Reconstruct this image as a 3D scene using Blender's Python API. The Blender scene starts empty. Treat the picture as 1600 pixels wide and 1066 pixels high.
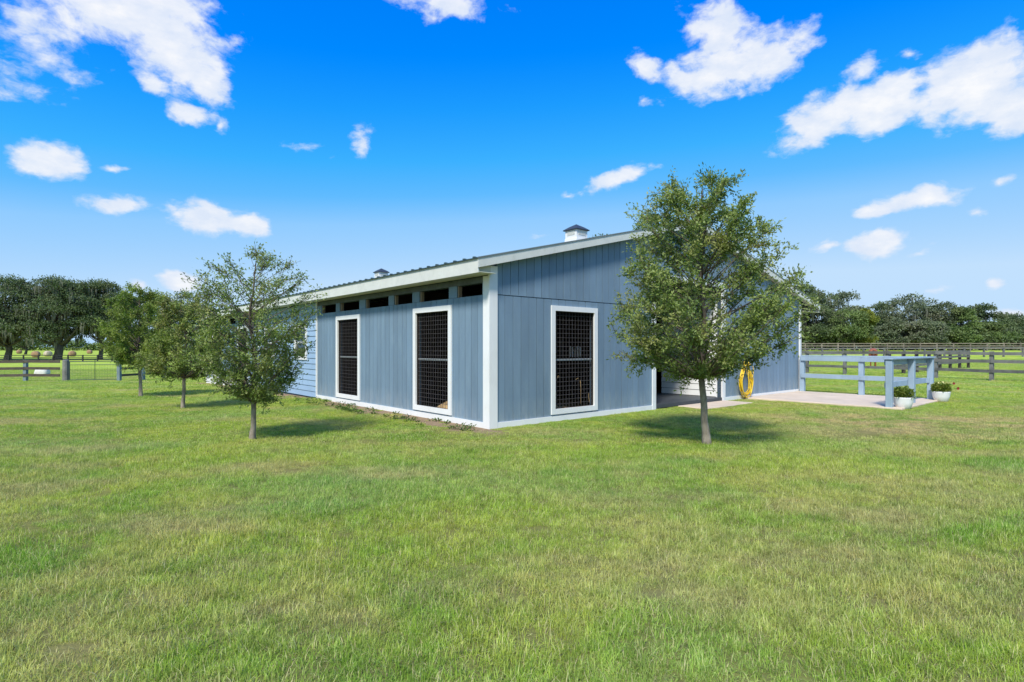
import bpy, math, random
import numpy as np
from mathutils import Vector, Matrix

random.seed(7)
RNG = np.random.RandomState(11)
scene = bpy.context.scene
C = scene.collection

# ------------------------------------------------------------------ camera
CAM_H = 1.5
F = 880.0            # focal length in photo pixels (1600 wide)
HOR = 543.0          # horizon row in the photo
cam_d = bpy.data.cameras.new('camera')
cam = bpy.data.objects.new('camera', cam_d)
C.objects.link(cam)
cam.location = (0, 0, CAM_H)
cam.rotation_euler = (math.radians(90), 0, 0)
cam_d.sensor_width = 36.0
cam_d.lens = 36.0 * F / 1600.0
cam_d.shift_y = (HOR - 533.0) / 1600.0
cam_d.clip_start = 0.05
cam_d.clip_end = 9000
scene.camera = cam

# ------------------------------------------------------------------ light
SUN_EL = math.radians(49)
SUN_H = Vector((0.33, 0.94)).normalized()       # horizontal direction the light travels
sun_d = bpy.data.lights.new('sun', 'SUN')
sun_d.energy = 2.0
sun_d.angle = math.radians(10)
sun_d.color = (1.0, 0.95, 0.87)
sun = bpy.data.objects.new('sun', sun_d)
C.objects.link(sun)
sun.rotation_euler = Vector((SUN_H.x * math.cos(SUN_EL), SUN_H.y * math.cos(SUN_EL), -math.sin(SUN_EL))).to_track_quat('-Z', 'Y').to_euler()

scene.view_settings.view_transform = 'Standard'
scene.view_settings.look = 'None'
EXPO = 1.28
scene.view_settings.exposure = EXPO
scene.view_settings.gamma = 1.0
scene.view_settings.use_curve_mapping = False
SKY_STRENGTH = 0.1

# ------------------------------------------------------------------ node helper
class NT:
    def __init__(s, nt):
        s.nt = nt
    def n(s, t, **kw):
        nd = s.nt.nodes.new(t)
        for k, v in kw.items():
            setattr(nd, k, v)
        return nd
    def l(s, a, b):
        s.nt.links.new(a, b)
    def put(s, sock, v):
        if isinstance(v, bpy.types.NodeSocket):
            s.l(v, sock)
        else:
            if sock.type == 'RGBA' and len(v) == 3:
                v = (*v, 1)
            sock.default_value = v
    def math(s, op, a, b=None, c=None, clamp=False):
        nd = s.n('ShaderNodeMath', operation=op, use_clamp=clamp)
        s.put(nd.inputs[0], a)
        if b is not None: s.put(nd.inputs[1], b)
        if c is not None: s.put(nd.inputs[2], c)
        return nd.outputs[0]
    def mix(s, f, a, b, blend='MIX'):
        nd = s.n('ShaderNodeMix', data_type='RGBA', blend_type=blend)
        s.put(nd.inputs[0], f); s.put(nd.inputs[6], a); s.put(nd.inputs[7], b)
        return nd.outputs[2]
    def noise(s, vec, scale, detail=3, rough=0.55, dist=0.0):
        nd = s.n('ShaderNodeTexNoise')
        if vec is not None: s.l(vec, nd.inputs['Vector'])
        nd.inputs['Scale'].default_value = scale
        nd.inputs['Detail'].default_value = detail
        nd.inputs['Roughness'].default_value = rough
        nd.inputs['Distortion'].default_value = dist
        return nd.outputs['Fac']
    def rng(s, v, a, b, c=0.0, d=1.0, smooth=False):
        nd = s.n('ShaderNodeMapRange')
        if smooth: nd.interpolation_type = 'SMOOTHSTEP'
        s.put(nd.inputs[0], v)
        for i, q in enumerate((a, b, c, d)):
            nd.inputs[i + 1].default_value = q
        return nd.outputs[0]
    def mapping(s, vec, scale=(1, 1, 1), loc=(0, 0, 0), rot=(0, 0, 0), typ='POINT'):
        nd = s.n('ShaderNodeMapping', vector_type=typ)
        s.l(vec, nd.inputs[0])
        nd.inputs['Location'].default_value = loc
        nd.inputs['Rotation'].default_value = rot
        nd.inputs['Scale'].default_value = scale
        return nd.outputs[0]

# ------------------------------------------------------------------ sky
world = bpy.data.worlds.new('World')
scene.world = world
world.use_nodes = True
world.node_tree.nodes.clear()
w = NT(world.node_tree)
sky = w.n('ShaderNodeTexSky', sky_type='NISHITA')
sky.sun_disc = False
sky.sun_elevation = SUN_EL
sky.sun_rotation = math.atan2(-SUN_H.x, -SUN_H.y)
sky.altitude = 0
sky.air_density = 1.0
sky.dust_density = 0.4
sky.ozone_density = 2.5
# grade of the sky model toward the deep polarised blue of the photograph
UNIT = 1.0 / (SKY_STRENGTH * 2 ** EXPO)      # display white in sky units
ssep = w.n('ShaderNodeSeparateColor'); w.l(sky.outputs[0], ssep.inputs[0])
ramp = w.n('ShaderNodeValToRGB')
w.l(w.math('DIVIDE', ssep.outputs[1], 8.0), ramp.inputs[0])
cr = ramp.color_ramp
stops = [(.12, (.0, .15, .85)), (.20, (.0, .21, .95)), (.235, (.0, .25, 1.0)), (.28, (.012, .335, 1.0)), (.345, (.045, .44, 1.0)), (.41, (.12, .50, 1.0)), (.48, (.28, .60, 1.0)), (.75, (.54, .75, .99))]
cr.elements[0].position, cr.elements[0].color = stops[0][0], (*stops[0][1], 1)
cr.elements[1].position, cr.elements[1].color = stops[-1][0], (*stops[-1][1], 1)
for p_, c_ in stops[1:-1]:
    e_ = cr.elements.new(p_); e_.color = (*c_, 1)
hs = w.n('ShaderNodeVectorMath', operation='SCALE'); w.l(ramp.outputs[0], hs.inputs[0]); hs.inputs['Scale'].default_value = UNIT
tc = w.n('ShaderNodeTexCoord')
sep = w.n('ShaderNodeSeparateXYZ')
w.l(tc.outputs['Generated'], sep.inputs[0])
az = w.math('ARCTAN2', sep.outputs[0], sep.outputs[1])
el = w.math('ARCSINE', sep.outputs[2])
cmb = w.n('ShaderNodeCombineXYZ')
w.l(az, cmb.inputs[0]); w.l(el, cmb.inputs[1])
AE = cmb.outputs[0]
def ae(x, y):
    return math.atan((x - 800) / F), math.atan((HOR - y) / math.hypot(F, x - 800))
# cloud banks: photo position, half sizes, tilt (deg), density
CL = [(190, 5, 170, 55, -4, 1.15), (50, 62, 100, 70, 0, .52), (30, 20, 60, 30, 0, .6), (270, 75, 90, 50, -30, 1.1), (325, 128, 42, 30, -15, 1.1), (240, 128, 30, 16, -15, .9),
      (300, 180, 44, 16, -8, .8), (346, 196, 15, 10, 30, .7),
      (78, 250, 62, 27, -5, 1.15), (170, 264, 22, 7, 10, .6), (184, 318, 45, 16, 4, 1.0), (322, 340, 62, 28, -4, 1.15), (385, 352, 38, 16, -6, .95),
      (282, 443, 36, 16, 0, 1.1), (212, 447, 18, 9, 0, .9), (565, 222, 22, 24, 0, .38), (700, 6, 75, 20, 0, .85), (482, 232, 30, 10, 0, .3),
      (962, 280, 56, 14, 18, .95), (1125, 50, 62, 34, -30, 1.0), (1150, 98, 115, 36, 4, 1.1), (1205, 90, 50, 34, 15, 1.1), (1010, 108, 34, 18, -30, .8),
      (1105, 120, 80, 26, 0, .9), (1008, 157, 12, 8, 0, .5), (1210, 40, 16, 16, 0, .45),
      (1290, 185, 85, 36, 22, 1.1), (1380, 160, 95, 40, 8, 1.15), (1520, 130, 110, 52, 6, 1.2), (1590, 165, 90, 40, 0, 1.15), (1353, 115, 42, 20, 0, .75),
      (1540, 100, 50, 26, 10, 1.0), (1440, 310, 66, 19, -3, 1.05), (1362, 329, 26, 12, 0, .9), (1372, 380, 58, 21, 3, 1.05), (1290, 388, 26, 10, 12, .75),
      (1438, 396, 26, 9, 15, .5), (1566, 286, 22, 9, 6, .75), (1530, 333, 16, 7, 0, .4), (1556, 442, 14, 8, 0, .7), (1582, 492, 40, 9, 0, .7), (1462, 450, 20, 8, 0, .4), (1426, 80, 20, 8, 0, .4),
      (850, 368, 26, 6, 5, .4), (884, 306, 12, 5, 0, .4)]
warp1 = w.noise(w.mapping(AE, (1, 1.5, 1)), 9, 5, .6)
warp2 = w.noise(w.mapping(AE, (1, 1.5, 1), (3.1, 7.7, 2)), 9, 5, .6)
wv = w.n('ShaderNodeCombineXYZ')
w.l(w.math('MULTIPLY', w.math('SUBTRACT', warp1, .5), .045), wv.inputs[0])
w.l(w.math('MULTIPLY', w.math('SUBTRACT', warp2, .5), .028), wv.inputs[1])
va = w.n('ShaderNodeVectorMath', operation='ADD')
w.l(AE, va.inputs[0]); w.l(wv.outputs[0], va.inputs[1])
AEW = va.outputs[0]
fields = []
for (x, y, rx, ry, rot, dn) in CL:
    a, e = ae(x, y)
    sx = rx / F * math.cos(a) ** 2
    sy = ry / F * math.cos(a)
    m = w.mapping(AEW, (sx, sy, 1), (a, e, 0), (0, 0, math.radians(rot)), 'TEXTURE')
    ln = w.n('ShaderNodeVectorMath', operation='LENGTH'); w.l(m, ln.inputs[0])
    fields.append(w.math('MULTIPLY', w.math('SUBTRACT', 1.3, ln.outputs['Value']), dn))
# clouds elsewhere in the sky, outside the frame
nz = w.noise(w.mapping(AE, (1, 2.2, 1), (5, 2, 0)), 2.6, 3, .5)
outside = w.math('MAXIMUM', w.rng(w.math('ABSOLUTE', az), .80, 1.0), w.rng(el, .62, .75))
fields.append(w.math('SUBTRACT', w.math('MULTIPLY', w.math('SUBTRACT', nz, .56), 7.0), w.math('MULTIPLY', w.math('SUBTRACT', 1.0, outside), 9.0)))
f = fields[0]
for g in fields[1:]:
    f = w.math('SMOOTH_MAX', f, g, .12)
fb = w.noise(w.mapping(AEW, (1, 1.6, 1)), 20, 9, .58)
cov = w.math('ADD', f, w.math('MULTIPLY', w.math('SUBTRACT', fb, .55), 2.3))
mask = w.rng(cov, .0, .72, 0, 1, True)
fine = w.noise(w.mapping(AE, (1, 1.9, 1), (1, .01, 0)), 17, 6, .6)
shade = w.rng(fine, .35, .62, 0, 1)
core = w.math('MULTIPLY', shade, w.rng(cov, .3, 1.3, .3, 1))
ccol = w.mix(core, tuple(UNIT * q for q in (.74, .82, .96)), tuple(UNIT * q for q in (.99, .99, 1.0)))
skyc = w.mix(w.math('MULTIPLY', mask, .96), hs.outputs[0], ccol)
bg = w.n('ShaderNodeBackground')
w.l(skyc, bg.inputs[0]); bg.inputs[1].default_value = SKY_STRENGTH
wo = w.n('ShaderNodeOutputWorld'); w.l(bg.outputs[0], wo.inputs[0])

# ------------------------------------------------------------------ materials
def new_mat(name):
    m = bpy.data.materials.new(name); m.use_nodes = True
    m.node_tree.nodes.clear()
    t = NT(m.node_tree)
    out = t.n('ShaderNodeOutputMaterial')
    return m, t, out

def paint(name, col, rough=.6, var=.12, vscale=3.0, dirt=None, dirt_amt=0.0, stretch=(1, 1, 1), bump=.0, bscale=60, metallic=0, obj_var=0.0, low_dirt=0.0):
    m, t, out = new_mat(name)
    tcn = t.n('ShaderNodeTexCoord'); geo = t.n('ShaderNodeNewGeometry')
    P = t.mapping(geo.outputs['Position'], stretch)
    n1 = t.noise(P, vscale, 5, .6)
    k = t.rng(n1, .3, .7, 1 - var, 1 + var)
    if obj_var:
        oi = t.n('ShaderNodeObjectInfo')
        k = t.math('MULTIPLY', k, t.rng(oi.outputs['Random'], 0, 1, 1 - obj_var, 1 + obj_var))
    vm = t.n('ShaderNodeVectorMath', operation='SCALE')
    vm.inputs[0].default_value = col; t.l(k, vm.inputs['Scale'])
    c = vm.outputs[0]
    if dirt is not None:
        n2 = t.noise(t.mapping(geo.outputs['Position'], stretch, (4, 9, 2)), vscale * 2.7, 6, .7)
        d = t.rng(n2, .52, .75, 0, dirt_amt)
        c = t.mix(d, c, dirt)
        if low_dirt:
            sp = t.n('ShaderNodeSeparateXYZ'); t.l(geo.outputs['Position'], sp.inputs[0])
            ld = t.math('MULTIPLY', t.rng(sp.outputs[2], -.05, .55, 1, 0), t.rng(n2, .35, .62, 0, low_dirt))
            c = t.mix(ld, c, (.36, .40, .42))
    b = t.n('ShaderNodeBsdfPrincipled')
    t.l(c, b.inputs['Base Color']); b.inputs['Roughness'].default_value = rough; b.inputs['Metallic'].default_value = metallic
    if bump:
        bp = t.n('ShaderNodeBump'); bp.inputs['Strength'].default_value = bump; bp.inputs['Distance'].default_value = .004
        t.l(t.noise(P, bscale, 4, .6), bp.inputs['Height']); t.l(bp.outputs[0], b.inputs['Normal'])
    t.l(b.outputs[0], out.inputs[0])
    return m

M = {}
M['blue'] = paint('blue_siding_paint', (.165, .245, .325), .75, .10, 2.2, (.24, .33, .39), .35, (1, 1, .25), .5, 90, obj_var=.085, low_dirt=.7)
M['blue_back'] = paint('blue_groove_paint', (.05, .085, .125), .85, .1)
M['lap'] = paint('light_blue_lap_paint', (.30, .43, .60), .6, .06, 1.5, (.22, .33, .45), .2, (1, 1, 1), .2, 40, obj_var=.03)
M['white'] = paint('white_trim_paint', (.80, .80, .79), .55, .04, 2, (.55, .53, .48), .22, (1, 1, .4), .2, 60)
M['fascia'] = paint('off_white_fascia_paint', (.66, .66, .60), .6, .06, 3, (.42, .43, .36), .35, (1, 1, 1), .2, 50)
M['soffit'] = paint('grass_bounce_soffit_paint', (.58, .58, .46), .7, .05, 3)  # olive cast of light bounced off the grass is put into this colour
M['ply'] = paint('weathered_plywood', (.115, .13, .135), .85, .25, 3, (.07, .065, .06), .6)
M['rawwood'] = paint('raw_wood', (.30, .23, .16), .8, .2, 6, None, 0, (1, 1, .2))
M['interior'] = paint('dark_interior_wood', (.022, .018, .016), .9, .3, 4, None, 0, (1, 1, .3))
M['roofmetal'] = paint('dark_roof_metal', (.055, .085, .085), .4, .1, 1, metallic=.3)
M['drip'] = paint('grey_drip_edge', (.20, .22, .21), .5, .15, 3, metallic=.3)
M['cuproof'] = paint('blue_grey_cupola_metal', (.05, .065, .085), .6, .1, 4, metallic=.4)
M['wire'] = paint('galvanised_wire', (.12, .11, .115), .6, .3, 8, (.10, .07, .055), .4, metallic=.4)
M['steel'] = paint('grey_steel_bar', (.42, .44, .46), .45, .12, 5, metallic=.3)
M['straw'] = paint('straw_bedding', (.36, .24, .11), .95, .5, 14, (.12, .08, .04), .7)
M['mat'] = paint('dark_rubber_mat', (.045, .052, .058), .6, .25, 1.2, (.12, .11, .1), .4, obj_var=.12)
M['concrete'] = paint('pinkish_concrete', (.62, .50, .385), .85, .12, 1.3, (.36, .29, .22), .35, (1, 1, 1), .4, 60)
M['railblue'] = paint('pale_blue_rail_paint', (.30, .40, .50), .65, .10, 3, (.20, .28, .34), .35, (1, 1, .4), .3, 60, obj_var=.05)
M['greywood'] = paint('weathered_grey_wood', (.15, .145, .14), .9, .3, 2.5, (.06, .055, .05), .6, (1, 1, 1), .5, 30, obj_var=.2)
M['darkwood'] = paint('dark_brown_wood', (.075, .058, .045), .9, .3, 2.5, (.14, .13, .12), .5, obj_var=.2)
M['farwood'] = paint('far_brown_wood', (.21, .175, .145), .9, .3, 1.5, obj_var=.25)
M['blackwood'] = paint('black_fence_wood', (.022, .022, .022), .8, .3, 1.5, obj_var=.2)
M['bluegreypost'] = paint('blue_grey_post', (.17, .22, .25), .9, .2, 2.5, (.09, .1, .1), .4)
M['green_metal'] = paint('dark_green_gate_metal', (.03, .055, .045), .5, .2, 2)
M['hose'] = paint('yellow_hose', (.85, .56, .015), .4, .1, 6)
M['pot'] = paint('white_planter', (.78, .79, .80), .45, .05, 6, (.55, .55, .52), .25)
M['soil'] = paint('dark_soil', (.05, .035, .025), .95, .3, 20)
M['flower_red'] = paint('dark_red_petal', (.22, .008, .01), .6, .2, 20)
M['flower_pale'] = paint('pale_yellow_petal', (.75, .72, .35), .6, .1, 20)
M['rock'] = paint('pale_stone', (.62, .60, .56), .9, .15, 3)
M['hay'] = paint('round_bale_hay', (.34, .21, .12), .95, .35, 5, (.16, .10, .06), .6)
M['haypale'] = paint('pale_bale_hay', (.48, .40, .30), .95, .3, 5)
M['horse'] = paint('chestnut_coat', (.30, .085, .028), .55, .15, 5)
M['horsehair'] = paint('dark_chestnut_hair', (.12, .035, .018), .7, .2, 10)
M['bark'] = paint('pale_mottled_bark', (.27, .225, .17), .95, .4, 14, (.40, .37, .30), 1.0, (1, 1, .5), .9, 60)
M['twig'] = paint('twig_bark', (.12, .095, .07), .9, .3, 8)
M['oakbark'] = paint('oak_bark', (.085, .072, .06), .95, .35, 2.5, (.17, .16, .14), .6, (1, 1, .35))

def glass_mat():
    m, t, out = new_mat('window_glass')
    b = t.n('ShaderNodeBsdfPrincipled')
    b.inputs['Base Color'].default_value = (.02, .025, .03, 1)
    b.inputs['Roughness'].default_value = .04
    t.l(b.outputs[0], out.inputs[0])
    return m
M['glass'] = glass_mat()

def leaf_mat(name, dark, light, warm=(.20, .17, .03), warm_amt=.25, trans=.35, scale=1.5, gloss=.35, attr=True):
    m, t, out = new_mat(name)
    geo = t.n('ShaderNodeNewGeometry')
    at = t.n('ShaderNodeAttribute'); at.attribute_name = 'rnd'
    n1 = t.noise(geo.outputs['Position'], scale, 3, .6)
    k = t.math('ADD', t.math('MULTIPLY', at.outputs['Fac'], .55), t.rng(n1, .35, .65, -.05, .5), clamp=True)
    c = t.mix(k, dark, light)
    n2 = t.noise(t.mapping(geo.outputs['Position'], loc=(7, 3, 1)), scale * .8, 2, .5)
    c = t.mix(t.math('MULTIPLY', t.rng(n2, .5, .68), warm_amt), c, warm)
    d = t.n('ShaderNodeBsdfPrincipled'); t.l(c, d.inputs['Base Color'])
    d.inputs['Roughness'].default_value = 1 - gloss * 1.3
    d.inputs['Specular IOR Level'].default_value = .4
    tr = t.n('ShaderNodeBsdfTranslucent'); t.l(t.mix(1.0, c, (1.1, 1.25, .5), 'MULTIPLY'), tr.inputs['Color'])
    mx = t.n('ShaderNodeMixShader'); mx.inputs[0].default_value = trans
    t.l(d.outputs[0], mx.inputs[1]); t.l(tr.outputs[0], mx.inputs[2])
    t.l(mx.outputs[0], out.inputs[0])
    return m
M['leaf'] = leaf_mat('oak_leaf', (.065, .115, .028), (.34, .42, .11), (.40, .37, .13), .5, scale=2.6)
M['leaf_bright'] = leaf_mat('bright_oak_leaf', (.055, .10, .02), (.31, .40, .07), (.36, .36, .08), .4, scale=2.0)
M['leaf_olive'] = leaf_mat('olive_oak_leaf', (.055, .10, .025), (.33, .40, .09), (.38, .28, .11), .4, scale=2.0)
M['farleaf'] = leaf_mat('live_oak_foliage', (.042, .070, .030), (.17, .22, .095), (.20, .20, .12), .4, trans=.2, scale=.5, gloss=.1)
M['farleaf2'] = leaf_mat('grey_green_foliage', (.065, .090, .050), (.23, .27, .15), (.27, .25, .19), .4, trans=.2, scale=.35, gloss=.1)
M['farleaf3'] = leaf_mat('yellow_green_foliage', (.08, .12, .02), (.27, .30, .05), (.42, .27, .04), .7, trans=.25, scale=.5, gloss=.1)
M['farleaf4'] = leaf_mat('mid_green_foliage', (.05, .09, .025), (.18, .25, .07), (.19, .19, .08), .4, trans=.2, scale=.4, gloss=.1)
M['freshleaf'] = leaf_mat('fresh_green_foliage', (.06, .10, .03), (.23, .30, .10), (.2, .22, .08), .4, trans=.25, scale=.5, gloss=.1)
M['moss'] = leaf_mat('spanish_moss', (.13, .135, .10), (.24, .24, .19), (.2, .19, .14), .3, trans=.3, scale=.6, gloss=0)
M['weed'] = leaf_mat('weed_leaf', (.04, .09, .015), (.12, .20, .04), scale=6)
M['potleaf'] = leaf_mat('pot_plant_leaf', (.05, .10, .015), (.26, .32, .05), (.35, .33, .08), .6, scale=9)

def grass_color(t, pos, blade=None, far=False):
    """lawn colour from the place on the ground: lush, yellowish and dry patches"""
    P = t.mapping(pos, (1, 1, .0))
    nb = t.noise(P, .33, 3, .55)
    nm = t.noise(t.mapping(P, loc=(13, 5, 0)), 1.1, 4, .6)
    nd = t.noise(t.mapping(P, (.7, 1.2, 1), loc=(3, 31, 0)), .55, 4, .62)
    lush, mid, yel, dry = (.250, .430, .045), (.420, .560, .065), (.560, .610, .095), (.72, .55, .28)
    c = t.mix(t.rng(nb, .40, .58), lush, mid)
    c = t.mix(t.rng(nm, .42, .62, 0, .85), c, yel)
    blue = t.rng(t.noise(t.mapping(P, loc=(41, 9, 0)), .42, 2, .5), .48, .66, 0, .45)
    c = t.mix(blue, c, (.34, .53, .16))
    dd = t.rng(nd, .51, .66, 0, .6)
    sp_ = t.n('ShaderNodeSeparateXYZ'); t.l(pos, sp_.inputs[0])
    for (ex, ey, ra, rb, am) in ((7.6, 11.0, 4.6, 2.4, 1.0), (4.6, 6.2, 2.4, 1.0, .45), (3.4, 3.4, 1.2, .8, .5), (-2.6, 2.9, 1.8, 1.3, .5), (1.4, 4.6, 1.5, .8, .35), (-1.6, 8.6, 3.0, .8, .3)):
        q_ = t.math('ADD', t.math('POWER', t.math('ABSOLUTE', t.math('DIVIDE', t.math('SUBTRACT', sp_.outputs[0], ex), ra)), 2.0),
                    t.math('POWER', t.math('ABSOLUTE', t.math('DIVIDE', t.math('SUBTRACT', sp_.outputs[1], ey), rb)), 2.0))
        dd = t.math('MAXIMUM', dd, t.math('MULTIPLY', t.rng(q_, .1, 1.3, am, 0), t.rng(nm, .35, .6)))
    c = t.mix(dd, c, dry)
    if blade is not None:
        c = t.mix(t.rng(blade, .0, .45, .55, 0), c, (.10, .21, .02))
        c = t.mix(t.rng(blade, .70, .86, 0, .6), c, (.70, .78, .30))
        c = t.mix(t.rng(blade, .88, .93, 0, .8), c, (.68, .58, .32))
    n5 = t.noise(P, 5.5, 4, .65)
    vs_ = t.n('ShaderNodeVectorMath', operation='SCALE'); t.l(c, vs_.inputs[0]); t.l(t.rng(n5, .3, .7, .72, 1.30), vs_.inputs['Scale'])
    return vs_.outputs[0]

def blade_mat():
    m, t, out = new_mat('lawn_blade')
    geo = t.n('ShaderNodeNewGeometry')
    at = t.n('ShaderNodeAttribute'); at.attribute_name = 'rnd'
    c = grass_color(t, geo.outputs['Position'], at.outputs['Fac'])
    d = t.n('ShaderNodeBsdfDiffuse'); t.l(c, d.inputs[0])
    g = t.n('ShaderNodeBsdfGlossy'); g.inputs[0].default_value = (.5, .5, .5, 1); g.inputs['Roughness'].default_value = .45
    tr = t.n('ShaderNodeBsdfTranslucent'); t.l(c, tr.inputs[0])
    m1 = t.n('ShaderNodeMixShader'); m1.inputs[0].default_value = .38
    t.l(d.outputs[0], m1.inputs[1]); t.l(tr.outputs[0], m1.inputs[2])
    m2 = t.n('ShaderNodeMixShader'); m2.inputs[0].default_value = .02
    t.l(m1.outputs[0], m2.inputs[1]); t.l(g.outputs[0], m2.inputs[2])
    t.l(m2.outputs[0], out.inputs[0])
    return m
M['blade'] = blade_mat()

# ------------------------------------------------------------------ barn frame (u along the gable, v along the long side)
RU = Vector((.7610, .6488, 0)).normalized()
LV = Vector((-RU.y, RU.x, 0))
CORNER = Vector((-.41, 10.35, 0))
ANG = math.atan2(RU.y, RU.x)
def uv(u, v, z=0):
    return CORNER + RU * u + LV * v + Vector((0, 0, z))
def to_uv(x, y):
    dx, dy = x - CORNER.x, y - CORNER.y
    return dx * RU.x + dy * RU.y, dx * LV.x + dy * LV.y
BW, BL = 13.3, 22.0

# ------------------------------------------------------------------ ground
def sstep(a, b, x):
    t = np.clip((x - a) / (b - a), 0, 1)
    return t * t * (3 - 2 * t)
def ground_h(x, y):
    x = np.asarray(x, float); y = np.asarray(y, float)
    dip = np.interp(y, [14, 20, 27, 32, 60, 100, 5000], [0, -.05, -.2, -.45, -.80, -.92, -.95])
    wl = np.clip((1 - x) / 9, 0, 1)
    wl = np.where(y > 40, np.clip((10 - x) / 20, 0, 1), wl)
    rise = 1.0 * sstep(46, 84, y) * sstep(8, 30, x)
    b = .018 * np.sin(x * .9 + 1.3 * np.sin(y * .45)) * np.sin(y * .8 + .7) + .01 * np.sin(x * 2.3 + y * 1.7)
    b = b * np.clip((y - 1) / 3, 0, 1) * np.clip((60 - y) / 20, 0, 1)
    u, v = to_uv(x, y)
    near = (u > -.5) & (u < BW + .6) & (v > -4.5) & (v < BL + .5)
    b = np.where(near, 0, b)
    return dip * wl + rise + b
def gh(x, y):
    return float(ground_h(x, y))

def mesh_obj(name, verts, faces, mat=None, parent=None, smooth=False, attr=None):
    me = bpy.data.meshes.new(name)
    me.from_pydata([tuple(v) for v in verts], [], [tuple(f) for f in faces])
    if mat: me.materials.append(mat)
    if smooth:
        me.polygons.foreach_set('use_smooth', [True] * len(me.polygons))
    me.update()
    o = bpy.data.objects.new(name, me)
    C.objects.link(o)
    if parent: o.parent = parent
    return o

def np_mesh(name, V, nper, mat, parent=None, rnd=None, link=True, faces_extra=None, mats=None):
    """V: (n, nper, 3) polygons with nper own corners each"""
    n = V.shape[0]
    me = bpy.data.meshes.new(name)
    me.vertices.add(n * nper)
    me.vertices.foreach_set('co', V.reshape(-1).astype(np.float32))
    me.loops.add(n * nper)
    me.loops.foreach_set('vertex_index', np.arange(n * nper, dtype=np.int32))
    me.polygons.add(n)
    me.polygons.foreach_set('loop_start', (np.arange(n) * nper).astype(np.int32))
    me.polygons.foreach_set('loop_total', np.full(n, nper, dtype=np.int32))
    if mat: me.materials.append(mat)
    if rnd is not None:
        a = me.attributes.new('rnd', 'FLOAT', 'FACE')
        a.data.foreach_set('value', rnd.astype(np.float32))
    me.update(calc_edges=True)
    o = bpy.data.objects.new(name, me)
    if link: C.objects.link(o)
    if parent: o.parent = parent
    return o

def graded(lo, hi, fine_lo, fine_hi, step, growth=1.22):
    a = list(np.arange(fine_lo, fine_hi + step * .5, step))
    s = step; x = a[-1]
    while x < hi:
        s *= growth; x += s; a.append(x)
    s = step; x = a[0]
    while x > lo:
        s *= growth; x -= s; a.insert(0, x)
    return np.array(a)
gx = graded(-4000, 4000, -30, 34, .5)
gy = graded(-4000, 6000, 0, 46, .5)
GX, GY = np.meshgrid(gx, gy)
GZ = ground_h(GX, GY)
nx, ny = len(gx), len(gy)
gv = np.stack([GX.ravel(), GY.ravel(), GZ.ravel()], 1)
idx = np.arange(nx * ny).reshape(ny, nx)
gf = np.stack([idx[:-1, :-1].ravel(), idx[:-1, 1:].ravel(), idx[1:, 1:].ravel(), idx[1:, :-1].ravel()], 1)

def ground_mat():
    m, t, out = new_mat('lawn_ground')
    geo = t.n('ShaderNodeNewGeometry')
    pos = geo.outputs['Position']
    c = grass_color(t, pos)
    # mottling of the far turf, and thatch near by darkened for shade between blades
    n = t.noise(pos, 2.2, 6, .7)
    c = t.mix(t.rng(n, .35, .7, 0, .55), c, (.12, .20, .04))
    n2 = t.noise(t.mapping(pos, (.25, 1, 1)), .16, 4, .6)
    c = t.mix(t.rng(n2, .42, .65, 0, .6), c, (.34, .42, .06))
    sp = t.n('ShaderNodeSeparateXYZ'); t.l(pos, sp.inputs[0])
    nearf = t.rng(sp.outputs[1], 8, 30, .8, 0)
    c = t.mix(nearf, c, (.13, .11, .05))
    # bare sandy soil along the barn walls (barn coordinates)
    q = t.mapping(pos, (1, 1, 1), tuple(CORNER), (0, 0, ANG), 'TEXTURE')
    sq = t.n('ShaderNodeSeparateXYZ'); t.l(q, sq.inputs[0])
    edge = t.noise(pos, 1.6, 5, .7)
    du = t.math('ABSOLUTE', t.math('ADD', sq.outputs[0], .15))
    band = t.math('SUBTRACT', 1.0, t.math('DIVIDE', du, t.rng(edge, .3, .7, .15, 1.15)), clamp=True)
    band = t.math('MULTIPLY', band, t.rng(sq.outputs[1], -.8, .3))
    band = t.math('MULTIPLY', band, t.rng(sq.outputs[1], 22.3, 23, 1, 0))
    sandy = t.mix(t.noise(pos, 9, 5, .7), (.16, .10, .06), (.42, .32, .21))
    c = t.mix(t.math('MULTIPLY', band, 2.0, clamp=True), c, sandy)
    b = t.n('ShaderNodeBsdfDiffuse'); t.l(c, b.inputs[0])
    bp = t.n('ShaderNodeBump'); bp.inputs['Strength'].default_value = .6; bp.inputs['Distance'].default_value = .04
    t.l(t.noise(pos, 14, 5, .7), bp.inputs['Height']); t.l(bp.outputs[0], b.inputs['Normal'])
    t.l(b.outputs[0], out.inputs[0])
    return m
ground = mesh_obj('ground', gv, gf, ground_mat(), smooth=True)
ground['kind'] = 'structure'

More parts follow.
